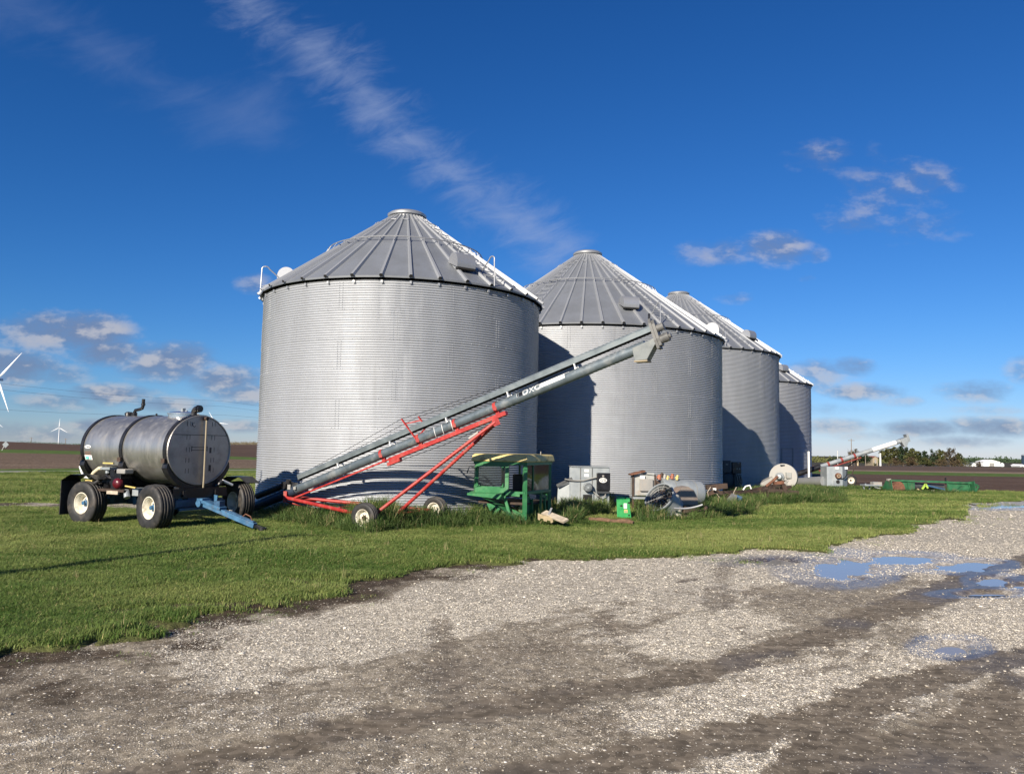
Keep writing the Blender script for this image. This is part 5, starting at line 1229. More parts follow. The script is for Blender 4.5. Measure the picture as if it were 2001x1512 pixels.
def small_scrap():
    # slanting axial fan housing
    Y = 20.2; o = place_px(1290, 998, Y); t = thing('fan_housing', 'dark grey round fan housing tipped over with its open mesh end up', 'fan housing', o)
    ax = Vector((-.62, -.55, .56)).normalized(); c = Vector((.14, .2, .42)); q = MB()
    q.lathe([(.40, -.30), (.40, .22), (.43, .22), (.43, .26), (.39, .26), (.385, .0)], c, ax, 36); q.build('shell', 'galv_box', t, True)
    q = MB()
    for r_ in (.08, .16, .24, .32): q.lathe([(r_, .235), (r_+.012, .245), (r_+.012, .235)], c, ax, 32)
    a = ax.cross(Vector((0, 0, 1))).normalized(); b = ax.cross(a)
    for k in range(6):
        an = k*math.pi/6; d = a*math.cos(an)+b*math.sin(an); q.bar(c+ax*.24-d*.39, c+ax*.24+d*.39, .012)
    q.build('mesh_guard', 'cable', t)
    q = MB(); q.cyl(c+ax*.02, c+ax*.2, .10, seg=16)
    for k in range(5):
        an = k*2*math.pi/5; d = a*math.cos(an)+b*math.sin(an); q.bar(c+ax*.12+d*.08, c+ax*.10+d*.36, .16, .012, up=ax)
    q.build('fan_blades', 'darkrust', t)
    # canister
    o = place_px(1321, 990, 20.3); q = MB(o); q.lathe([(.001, -.05), (.13, -.05), (.13, .24), (.115, .30), (.07, .34), (.001, .355)], o+Vector((0, 0, .33)), Vector((-.15, 0, 1)), 24); q.cyl(o+Vector((.04, 0, 0)), o+Vector((.02, 0, .30)), .12, seg=20); e = q.build('canister', 'sandgrey', None, True); e.location = o; tag(e, 'small round topped beige canister between the fan housing and the rusty hood', 'canister')
    # rusty hood
    o = place_px(1340, 988, 20.6); q = MB(o)
    prof = [(-.30, -.12), (-.27, .17), (-.16, .32), (.02, .36), (.18, .26), (.28, .06), (.30, -.12)]
    q.prism(prof, o+Vector((0, -.2, .48)), (1, .15, 0), (0, 0, 1), -.5); q.box(o+Vector((0, .06, .18)), (.5, .4, .36)); e = q.build('steel_hood', 'rust2', None); e.location = o; tag(e, 'curved sheet hood, brown with rust along its top edge', 'hood')
    # ring strip
    o = place_px(1340, 1000, 20.0); q = MB(o); q.tube([o+Vector((x, -.05, (.30+.35*x*x+.10*x))) for x in np.linspace(-.32, .42, 12)], .025, 8); e = q.build('bent_pipe', 'galv_trim', None, True); e.location = o; tag(e, 'bent pale steel pipe lying in front of the rusty hood', 'pipe')
    o = place_px(1355, 1000, 20.4); q = MB(o); q.box(o+Vector((.0, 0, .14)), (.6, .3, .28), Matrix.Rotation(.2, 3, 'Y')); q.cyl(o+Vector((.25, -.05, .16)), o+Vector((.34, -.05, .34)), .05, seg=10); e = q.build('iron_block', 'darkrust', None, bevel=.02); e.location = o; tag(e, 'dark rusty iron block half sunk in the grass under the bent pipe', 'scrap iron')
    # green shield plate
    Y = 19.6; o = place_px(1219, 1012, Y); s = Y/1500; t = thing('green_shield', 'bright green sheet metal shield with a white label, leaning upright in the grass', 'shield', o)
    tilt = Matrix.Rotation(rad(-9), 3, 'X'); P = lambda x, zz: tilt @ Vector((x, 0, zz))
    out = [(-.17, .04), (.15, .0), (.19, .05), (.17, .22), (.155, .40), (.16, .56), (.11, .585), (-.14, .60), (-.18, .575), (-.175, .3)]
    q = MB(); vs = [P(x, zz) for x, zz in out]; q.prism(out, (0, 0, 0), (1, 0, 0), tilt @ Vector((0, 0, 1)), .03); q.build('plate', 'brightgreen', t, bevel=.006)
    for x, zz, r_ in ((.13, .44, .028), (-.06, .36, .03), (.13, .13, .025), (.04, .555, .022)): q = MB(); q.lathe([(r_, 0), (.001, 0)], P(x, zz)+Vector((0, -.033, 0)), (0, -1, 0), 14); q.build('hole', 'hollow', t)
    q = MB(); q.box(P(.04, .365)+Vector((0, -.034, 0)), (.08, .004, .13), tilt); q.build('label_plate', 'white', t)
    q = MB(); q.box(P(.05, .235)+Vector((0, -.034, 0)), (.09, .004, .08), tilt); lb = q.build('label_plate', 'yellow', t)
    q = MB(); q.box(P(.05, .225)+Vector((0, -.037, 0)), (.07, .003, .045), tilt); q.build('label_print', 'sand', lb)
    # boards
    def board(name, a, b, w, h, mm, label, up=(0, 0, 1)):
        a, b = Vector(a), Vector(b); o = Vector((a.x+b.x, a.y+b.y, 0))/2; q = MB(o); q.bar(a, b, w, h, up); e = q.build(name, mm, None, bevel=.006); e.location = o; return tag(e, label, 'board')
    pa, pb = AY(1063, 1001, 17.6), AY(1106, 1018, 17.0); board('wooden_plank', pa, pb, .16, .05, 'wood', 'weathered grey plank leaning down into the grass beside the tractor cab', (0, -.6, .8))
    pa, pb = AY(1052, 1010, 17.3), AY(1082, 1019, 17.2)
    o = Vector(((pa[0]+pb[0])/2, pa[1], 0)); q = MB(o); q.prism([(-.18, .16), (.16, .07), (.16, -.03), (.11, -.05), (.10, .0), (.03, .02), (.02, -.02), (-.05, .0), (-.06, .05), (-.12, .06), (-.14, .01), (-.18, .03)], Vector((o.x, o.y, .17)), (1, 0, 0), (0, -.3, 1), -.05); e = q.build('notched_board', 'wood_t', None); e.location = o; tag(e, 'tan notched board under the grey plank beside the tractor cab', 'board')
    pa, pb = AY(1072, 1006, 17.4), AY(1078, 992, 17.5); o = Vector((pa[0], pa[1], 0)); q = MB(o); q.bar(pa, pb, .05, .012); e = q.build('metal_strap', 'galv_trim', None); e.location = o; tag(e, 'thin shiny steel strap standing up behind the grey plank', 'strap')
    # rotten log
    pa, pb = AY(1152, 1013, 18.6), AY(1238, 1021, 18.0); o = Vector(((pa[0]+pb[0])/2, (pa[1]+pb[1])/2, 0)); q = MB(o)
    n = 9; q.tube([Vector(pa).lerp(Vector(pb), i/(n-1))+Vector((0, random.uniform(-.02, .02), random.uniform(-.015, .015))) for i in range(n)], .06, 12, radii=[.04+.03*random.random() for i in range(n)]); e = q.build('log', 'log', None, True); e.location = o; tag(e, 'rotten reddish brown log lying in the grass below the green shield', 'log')
MT['sandgrey'] = mat('beige_enamel', (.44, .42, .35), .5, .2, .12, 6, (.25, .2, .15), .4)
MT['rust2'] = mat('rust_streaked_sheet', (.26, .22, .19), .65, .3, .15, 3, (.20, .07, .03), .9, 2.2)
MT['brightgreen'] = mat('bright_green_paint', (.03, .27, .07), .35, 0, .1, 5, (.02, .12, .04), .3)
MT['wood_t'] = mat('tan_wood', (.45, .36, .22), .85, 0, .2, 9, (.25, .17, .1), .4)
small_scrap()
def dark_fan():
    Y = 33.6; s = Y/1500; o = place_px(1430, 952, Y); z = lambda py: 1.8-(py-880.5)*s; xx = lambda px: AY(px, 930, Y)[0]-o.x
    t = thing('drying_fan', 'dark drying fan with two control boxes in the shade of the third bin', 'drying fan', o)
    q = MB(); q.box((xx(1419.5), .0, z(911)), (xx(1427)-xx(1413), .25, .52)); q.build('control_box', 'darkbox', t, bevel=.01)
    q = MB(); q.box((xx(1438), -.05, z(913)), (xx(1447)-xx(1430), .25, .50)); b = q.build('control_box', 'glossy_black', t, bevel=.01)
    for px, py in ((1441, 904), (1438, 915), (1443, 915)): q = MB(); q.box((xx(px), -.18, z(py)), (.05, .01, .06)); q.build('label_plate', 'whitemetal', b)
    q = MB(); q.box((xx(1419), -.13, z(907)), (.10, .01, .05)); q.build('label_plate', 'whitemetal', t)
    q = MB(); q.lathe([(.38, -.3), (.40, .25), (.33, .30), (.1, .32), (.001, .32)], (xx(1428), .25, z(938)), (0, -1, 0), 30); q.build('fan_drum', 'darkbox', t, True)
    q = MB(); q.box((xx(1440), .1, z(940)), (.30, .5, .62)); q.build('fan_case', 'darkbox', t)
    for a in (1436, 1440, 1444): q = MB(); q.tube([(xx(a), -.16, z(924)), (xx(a+2), -.2, z(931)), (xx(a+4), -.18, z(940)), (xx(a+3), -.1, z(946))], .02, 6); q.build('motor_cable', 'cable', t, True)
dark_fan()
def white_fan():
    Y = 34.5; s = Y/1500; o = place_px(1532, 958, Y); z = lambda py: 1.8-(py-882)*s; xx = lambda px: AY(px, 930, Y)[0]-o.x
    t = thing('drying_fan', 'round off white drum shaped drying fan with a duct sloping to the third bin', 'drying fan', o)
    ax = Vector((-.42, -.90, .05)).normalized(); c = Vector((xx(1531), .05, z(931)))
    q = MB(); q.lathe([(.001, .0), (.585, .0), (.60, -.015), (.60, -.50), (.58, -.52), (.001, -.52)], c, ax, 56); q.build('drum', 'whitemetal', t, True)
    q = MB(); q.lathe([(.20, -.01), (.18, .07), (.13, .10), (.12, .22), (.09, .27), (.001, .28)], c+Vector((-.15, -.0, .0)), ax, 28); q.build('motor', 'galv_box', t, True)
    q = MB(); q.box(c+Vector((.20, -.12, .08)), (.22, .16, .26)); q.build('junction_box', 'greybox', t, bevel=.01)
    q = MB(); q.box(c+ax*.02+Vector((-.02, 0, .52)), (.20, .02, .05)); q.build('label_plate', 'darkbox', t)
    q = MB(); q.lathe([(.10, .0), (.001, .0)], c+ax*.015+Vector((-.16, 0, -.28)), ax, 16); q.build('inlet_opening', 'hollow', t)
    q = MB(); q.tube([c+ax*.2+Vector((-.1, 0, -.05)), c+ax*.16+Vector((.0, 0, -.14)), c+ax*.1+Vector((.18, 0, -.15)), c+ax*.1+Vector((.25, 0, -.04))], .03, 8); q.build('motor_cable', 'whitemetal', t, True)
    q = MB(); q.tube([c+ax*.1+Vector((.14, 0, -.14)), c+ax*.1+Vector((.15, 0, -.5))], .045, 8); q.tube([c+ax*.1+Vector((.3, 0, -.05)), c+ax*.1+Vector((.12, 0, -.3)), c+ax*.08+Vector((-.2, 0, -.40))], .03, 8); q.build('conduit', 'whitemetal', t, True)
    q = MB(); q.add([(xx(1509), -.05, z(931)), (xx(1479), .4, z(951)), (xx(1479), .4, z(957)), (xx(1509), -.05, z(956)), (xx(1513), .5, z(930)), (xx(1483), .95, z(950)), (xx(1483), .95, z(957)), (xx(1513), .5, z(956))], [(0, 1, 2, 3), (4, 7, 6, 5), (0, 4, 5, 1), (1, 5, 6, 2), (2, 6, 7, 3), (3, 7, 4, 0)]); q.build('duct', 'whitemetal', t)
white_fan()
def implement():
    Y = 27.; o = place_px(1480, 970, Y); t = thing('rusty_implement', 'rusty brown tillage implement frame of crossed beams in the long grass', 'farm implement', o)
    P = lambda px, py, Y_=Y: Vector(AY(px, py, Y_))-o
    for a, b, w in ((P(1440, 965, 27), P(1530, 945, 28), .12), (P(1455, 966, 26.5), P(1545, 951, 27.5), .10), (P(1490, 957, 27), P(1560, 962, 27), .12), (P(1495, 952), P(1500, 975), .14), (P(1530, 946), P(1538, 968), .14), (P(1410, 962, 25.5), P(1470, 960, 26.5), .10)):
        q = MB(); q.bar(a, b, w, w); q.build('beam', 'darkrust', t)
    q = MB(); q.tube([P(1497, 950), P(1510, 940), P(1520, 930.5)], .05, 10); q.build('pipe_arm', 'rust', t)
    q = MB(); q.bar(P(1512, 944), P(1531, 942), .16, .10); q.build('bracket', 'rust', t)
    for px in (1503, 1512, 1522): q = MB(); q.tube([P(px, 950), P(px+3, 960), P(px-2, 970)], .02, 6); q.build('tine', 'darkrust', t)
    q = MB(); q.tube([P(1452, 957), P(1457, 950), P(1465, 948), P(1468, 955)], .025, 8); q.build('hose_end', 'white', t, True)
    # second dark piece nearer the dryer
    o2 = place_px(1412, 972, 24.5); t = thing('plough_frame', 'dark broken plough frame piled with bent rods right of the gas dryer', 'farm implement', o2)
    P2 = lambda px, py, Y_=24.5: Vector(AY(px, py, Y_))-o2
    for a, b, w in ((P2(1380, 952), P2(1420, 949), .20), (P2(1382, 965), P2(1402, 957), .14), (P2(1405, 985, 23.5), P2(1432, 966, 24), .12), (P2(1390, 948), P2(1410, 966), .09)): q = MB(); q.bar(a, b, w, w*.8); q.build('beam', 'darkrust', t)
    q = MB(); q.prism([(-.3, -.05), (.15, -.12), (.2, .25), (.05, .32)], P2(1428, 984, 23.4), (1, 0, 0), (0, .2, 1), .04); q.build('share', 'darkbox_l', t)
    q = MB(); q.box(P2(1443, 975, 23.6), (.16, .1, .22), Matrix.Rotation(.3, 3, 'Y')); q.build('blue_block', 'blue', t)
    for a in range(9):
        x = 1385+a*8; q = MB(); h_ = random.uniform(10, 26); q.tube([P2(x, 975, 23.8), P2(x+random.uniform(-8, 8), 975-h_*.6, 23.8), P2(x+random.uniform(-14, 14), 975-h_, 23.9)], .012, 5); q.build('bent_rod', 'darkrust' if a % 3 else 'wood', t)
    q = MB(); q.box(P2(1396, 955.5, 24.3), (.10, .06, .07)); q.build('lamp', 'white', t)
implement()
# leaning white marker post by the farthest bin
o = place_px(1581, 948, 41.3); q = MB(o); q.tube([o, o+Vector((.0, 0, 1.84))], .055, 12); e = q.build('white_post', 'white', None, True); e.location = o; tag(e, 'slim white post standing at the right edge of the farthest bin', 'post')
def cabinet_right():
    Y = 38.5; s = Y/1500; o = place_px(1640, 953, Y); z = lambda py: 1.8-(py-884.2)*s; xx = lambda px: AY(px, 935, Y)[0]-o.x
    t = thing('drying_fan', 'pale grey square drying fan cabinet with a rusty round motor and a white duct', 'drying fan', o)
    q = MB(); x0, xm, x1 = xx(1616), xx(1644.5), xx(1660); zt = z(911.5)
    q.add([(x0, .0, -.02), (xm, -.12, -.02), (x1, .25, -.02), (x1-.1, .95, -.02), (x0, .8, -.02), (x0, .0, zt), (xm, -.12, zt), (x1, .25, zt-.02), (x1-.1, .95, zt), (x0, .8, zt)], [(4, 3, 2, 1, 0), (5, 6, 7, 8, 9)]+[(i, (i+1) % 5, 5+(i+1) % 5, 5+i) for i in range(5)]); q.build('cabinet', 'galv_box2', t, bevel=.01)
    for px in (1634, 1655): q = MB(); q.box((xx(px), -.10 if px < 1640 else .08, zt-.06), (.16, .02, .12)); q.build('label_plate', 'white', t)
    c = (xx(1636), -.09, z(929)); q = MB(); q.lathe([(.145, .0), (.145, .12), (.12, .16), (.001, .165)], c, (-.15, -1, 0), 24); q.build('motor', 'rust', t, True)
    q = MB(); q.lathe([(.05, .168), (.05, .18), (.085, .18), (.085, .168)], c, (-.15, -1, 0), 20); q.build('motor_ring', 'sand', t)
    q = MB(); q.lathe([(.09, 0), (.001, 0)], (xx(1635), -.135, z(940.5)), (-.15, -1, 0), 18); q.build('inlet_opening', 'hollow', t)
    q = MB(); q.box((xx(1634), -.09, z(945)), (.32, .05, .34)); q.build('hatch', 'galv_box2', t)
    q = MB(); q.tube([(xx(1641), -.15, z(935)), (xx(1648), -.15, z(933)), (xx(1654), -.05, z(927)), (xx(1657), .1, z(918))], .025, 8); q.build('motor_cable', 'black', t, True)
    q = MB(); a = Vector((xx(1618), .45, z(941))); b = Vector((xx(1578), 3.2, z(947))); q.tube([a, b], .2, 24, radii=[.26, .16]); q.build('duct', 'galv_trim', t, True)
MT['galv_box2'] = mat('pale_galvanised_box', (.27, .30, .32), .5, .2, .08, 3, (.35, .33, .30), .3)
cabinet_right()
MT['darkred'] = mat('dull_red_paint', (.20, .03, .025), .55, 0, .2, 6, (.12, .06, .04), .5)
def auger2():
    Y = 43.; A, B = Vector(AY(1588, 916.5, Y)), Vector(AY(1768, 859, Y)); o = Vector(((A.x+B.x)/2, Y, 0))
    t = thing('grain_auger', 'distant pale grain auger with red bands rising above the right fan cabinet', 'grain auger', o)
    d = (B-A).normalized(); n = Vector((-d.z, 0, d.x)); f = lambda px: A.lerp(B, (px-1588)/180)
    q = MB(o); q.tube([f(1601), B], .125, 20); q.build('auger_tube', 'galv_box2', t, True)
    q = MB(o); q.tube([A-d*1.2, f(1603)], .145, 18); q.build('intake_tube', 'black', t, True)
    q = MB(o); q.tube([f(1704), f(1750)], .129, 20); q.build('white_section', 'white', t, True)
    for px in (1618, 1644, 1669): q = MB(o); q.tube([f(px)-d*.06, f(px)+d*.06], .138, 18); q.build('clamp_band', 'darkred', t, True)
    q = MB(o); q.bar(f(1598)-n*.2, f(1680)-n*.2, .05, .06); q.build('lift_rail', 'darkred', t)
    hub = Vector(AY(1643, 960, Y)); hub.z = .32
    for s_ in (-1, 1):
        q = MB(o); w = hub+Vector((0, s_*1.1, 0)); q.tube([w, f(1676)-n*.2], .028, 8); q.build('lift_leg', 'darkrust', t, True)
        wheel(t, w-o+Vector((0, s_*.15, 0)), (0, s_, 0), .32, .2, .17, 'cream', 'darkrust', 3)
    q = MB(o); q.tube([hub-Vector((0, 1.1, 0)), hub+Vector((0, 1.1, 0))], .05, 8); q.build('axle', 'darkrust', t)
    q = MB(o); q.tube([hub, f(1605)-n*.2], .05, 8); q.build('reach_leg', 'darkrust', t)
    q = MB(o); q.prism([(-.38, .0), (.10, .16), (.14, .04), (-.02, -.42), (-.16, -.40)], B+Vector((.05, .16, .02)), (1, 0, 0), (0, 0, 1), .32); q.build('discharge_spout', 'galv_box', t)
    q = MB(o); q.box(B+d*.14+n*.06, (.12, .36, .42), Matrix.Rotation(-.3, 3, 'Y')); q.build('head_housing', 'galv_box', t)
auger2()
def trestle():
    Y = 36.5; o = place_px(1702, 958, Y); P = lambda px, py: Vector(AY(px, py, Y))-o
    t = thing('metal_bench', 'low grey metal bench frame with a loose box on it near the green header', 'metal bench', o)
    q = MB(); q.box(P(1702, 947.5), (.82, .5, .06)); q.build('top', 'galv_box', t)
    for px in (1688, 1699, 1716): q = MB(); q.bar(P(px, 948), P(px, 960), .06, .06); q.build('leg', 'galv_box', t)
    q = MB(); q.bar(P(1686, 950), P(1692, 945), .05); q.bar(P(1706, 951), P(1718, 954), .30, .04); q.build('shelf', 'galv_box', t)
    o2 = o+P(1712, 944); q = MB(o2); q.box(o2, (.40, .35, .13)); e = q.build('metal_box', 'whitemetal', None, bevel=.01); e.location = o2; tag(e, 'small white metal box resting on the grey bench', 'box')
trestle()
MT['headergreen'] = mat('dull_green_paint', (.024, .115, .05), .5, 0, .25, 4, (.09, .09, .05), .5, 3)
def header():
    Y = 36.; s = Y/1500; o = place_px(1820, 964, Y); H_ = HOR(1818); z = lambda py: 1.8-(py-H_)*s; P = lambda px, py, dy=0.: Vector((AY(px, 950, Y)[0]-o.x, dy, z(py)))
    t = thing('combine_header', 'green combine harvester header resting on the grass at the field edge', 'combine header', o)
    q = MB(); q.bar(P(1736, 939), P(1896, 941.5), .10, .08); q.build('top_beam', 'headergreen', t)
    q = MB(); q.bar(P(1742, 962, .1), P(1896, 963, .1), .2, .10); q.build('bottom_beam', 'darkrust', t)
    for nm, a, b in (('back_panel', 1761, 1788), ('back_panel', 1853, 1893)):
        q = MB(); q.add([P(a, 941, .02), P(b, 942, .02), P(b+(3 if b > 1880 else 0), 963, .02), P(a, 963, .02), P(a, 941, .06), P(b, 942, .06), P(b+(3 if b > 1880 else 0), 963, .06), P(a, 963, .06)], [(0, 1, 2, 3), (7, 6, 5, 4), (0, 4, 5, 1), (1, 5, 6, 2), (2, 6, 7, 3), (3, 7, 4, 0)]); q.build(nm, 'headergreen', t)
    for a, b, c_, d_ in ((1774, 942, 1775, 962), (1861, 960, 1878, 946), (1765, 948, 1771, 960), (1851, 938, 1852, 962), (1892, 940, 1897, 964)): q = MB(); q.bar(P(a, b, -.01), P(c_, d_, -.01), .05, .04); q.build('rib', 'headergreen', t)
    for x, sgn in ((1736, -1), (1897, 1)):
        q = MB(); q.prism([(-.5, .0), (.35, .0), (.55, .12), (.15, .55), (-.35, .62)], P(x, 963, .1), (0, 1, 0), (0, 0, 1), .03); q.build('end_plate', 'headergreen', t)
    q = MB(); q.bar(P(1897, 941, .0), P(1903, 947, -.4), .06, .10); q.bar(P(1903, 947, -.4), P(1897, 963, -.2), .05, .08); q.build('end_brace', 'headergreen', t)
    q = MB(); q.cyl(P(1752, 951, -.25), P(1752, 951, .2), .24, seg=26); q.box(P(1752, 957, -.1), (.48, .4, .3)); q.build('gear_drum', 'rust', t)
    q = MB(); q.bar(P(1737, 940, -.1), P(1746, 962, -.3), .05, .07); q.build('end_brace', 'rust', t)
    q = MB(); q.cyl(P(1790, 950, .3), P(1850, 952, .3), .16, seg=18); q.build('feed_auger', 'darkbox', t)
    for a, b, c_, d_, m_ in ((1790, 955, 1797, 959, 'wood_t'), (1797, 959, 1806, 960, 'white'), (1818, 958, 1822, 958, 'white'), (1835, 958, 1845, 958.5, 'white')): q = MB(); q.bar(P(a, b, -.1), P(c_, d_, -.1), .08, .07); q.build('loose_part', m_, t)
    for a, b, c_, d_ in ((1799, 955, 1806, 945), (1806, 945, 1810, 953)): q = MB(); q.bar(P(a, b, -.12), P(c_, d_, -.12), .06, .08); q.build('yellow_arm', 'limegreen', t)
    q = MB(); q.bar(P(1808, 947, -.05), P(1845, 955, -.05), .07, .07); q.build('dark_arm', 'darkblue', t)
    q = MB(); q.bar(P(1848, 932, 0), P(1848, 945, 0), .05, .05); q.build('upright_stub', 'black', t)
    q = MB(); q.box(P(1737, 938, 0), (.12, .2, .10)); q.build('end_cap', 'whitemetal', t)
MT['limegreen'] = mat('lime_green_paint', (.35, .50, .08), .5)
header()
# ------------------------------------------------------------------ far background
def far_pt(px, Y):
    u = (px-1000.5)/FPX; return Vector((u*Y, Y, float(terrain(np.array(u), np.array(Y)))))
def fx_at(px, py, Y): return Vector(AY(px, py, Y))
MT['turbine'] = mat('turbine_white', (.82, .83, .84), .4)
def turbine(hub_px, Y, blades, label, tower=True):
    hub = fx_at(*hub_px, Y); sc = Y/1500.
    base = Vector((hub.x, hub.y, hub.z-82))
    t = thing('wind_turbine', label, 'wind turbine', base, 0, 'white wind turbines on the horizon')
    q = MB(base); q.cyl(base, hub-Vector((0, 0, 1.6)), 2.1, 1.3, seg=16); q.build('tower', 'turbine', t, True)
    q = MB(base); q.box(hub+Vector((0, 3.0, 0)), (3.2, 9, 3.4)); q.build('nacelle', 'turbine', t, bevel=.5)
    q = MB(base); q.lathe([(.001, -4.2), (1.1, -3.6), (1.6, -2.2), (1.7, -.8)], hub, (0, 1, 0), 14); q.build('hub', 'turbine', t, True)
    for a, ln in blades:
        d = Vector((math.cos(rad(a)), 0, math.sin(rad(a)))); s_ = Vector((-d.z, 0, d.x)); q = MB(base); vs = []
        for f, c, th in ((.02, 1.2, 1.0), (.12, 2.3, .8), (.25, 2.9, .55), (.6, 1.7, .35), (.95, .7, .15), (1., .25, .08)):
            p = hub+d*ln*f+Vector((0, -2.4, 0)); vs += [p+s_*c*.55, p+Vector((0, -th, 0)), p-s_*c*.45, p+Vector((0, th, 0))]
        q.add(vs, [(i*4+k, i*4+(k+1) % 4, i*4+4+(k+1) % 4, i*4+4+k) for i in range(5) for k in range(4)]+[(0, 3, 2, 1), (20, 21, 22, 23)]); q.build('blade', 'turbine', t, True)
turbine((-2.5, 741), 1050, [(50, 48), (-68, 48), (171, 48)], 'large white wind turbine half cut off by the left picture edge')
turbine((-9, 823), 3500, [(-36, 46), (84, 46), (204, 46)], 'far wind turbine whose blade tip shows below the large one')
turbine((116, 835.5), 3700, [(88, 46), (-29, 46), (207, 46)], 'small white wind turbine between the left edge and the tank')
turbine((421, 826), 2700, [(122, 46), (-4, 46), (238, 46)], 'wind turbine showing only two blades over the right end of the tank')
# power line beyond the tank: bare wires strung along the road
MT['wire'] = mat('bare_wire', (.26, .29, .34), .5, .3)
for (ya, yb, lab) in ((744, 790, 'topmost of the thin power wires crossing the sky left of the bins'), (756, 800, 'second thin power wire down, left of the bins'), (795, 813, 'lowest thin power wire, just above the tank')):
    a, b = fx_at(0, ya, 62), fx_at(509, yb, 92); d = b-a; a2, b2 = a-d*1.2, b+d*1.5
    pts = [a2.lerp(b2, k/24)-Vector((0, 0, .35*math.sin(math.pi*((k/24*3.7) % 1.)))) for k in range(25)]
    q = MB(a); q.tube(pts, .009, 5); e = q.build('power_wire', 'wire', None, True); e.location = a; tag(e, lab, 'wire', 'power line wires')
# poles
MT['pole'] = mat('grey_pole_wood', (.20, .17, .14), .9, 0, .2, 3)
MT['palepole'] = mat('pale_pole', (.55, .55, .52), .6)
def pole(px, ytop, Y, r, m_, label, arm=True):
    b = far_pt(px, Y); top = fx_at(px, ytop, Y); q = MB(b); t = thing('utility_pole', label, 'pole', b, 0, 'poles along the far road')
    q.cyl(b-Vector((0, 0, .5)), Vector((b.x, b.y, top.z)), r, r*.7, seg=10); q.build('shaft', m_, t, True)
    if arm: q = MB(b); q.bar(Vector((b.x-1.1, b.y, top.z-.6)), Vector((b.x+1.1, b.y, top.z-.6)), .14, .16); q.build('crossarm', m_, t)
pole(66, 854, 420, .17, 'pole', 'dark pole on the left horizon between the road sign and the small turbine')
pole(133, 856, 420, .17, 'pole', 'dark pole on the left horizon right of the small turbine')
pole(1664, 857, 260, .16, 'pole', 'tall thin dark pole rising behind the distant auger')
pole(1637, 880, 200, .12, 'palepole', 'short pale pole left of the tall dark pole, above the fan cabinet', False)
pole(1676, 884, 210, .22, 'wood_t', 'stout tan pole under the distant auger', False)
pole(1691, 884, 230, .12, 'pole', 'thin dark pole between the tan pole and the dark wood', False)
pole(1720, 885, 190, .28, 'palepole', 'thick pale pole at the left foot of the dark wood', False)
# road sign
o = far_pt(9, 112); q = MB(o); t = thing('road_sign', 'back of a diamond shaped road sign leaning in the left field', 'road sign', o)
c = fx_at(11, 868.5, 112); q.prism([(-.42, 0), (0, -.5), (.42, 0), (0, .5)], c, (1, .3, 0), (0, 0, 1), .03); q.build('panel', 'galv_box2', t)
q = MB(o); q.bar(o-Vector((.05, 0, .3)), c+Vector((0, .05, .3)), .07, .05); q.build('post', 'palepole', t)
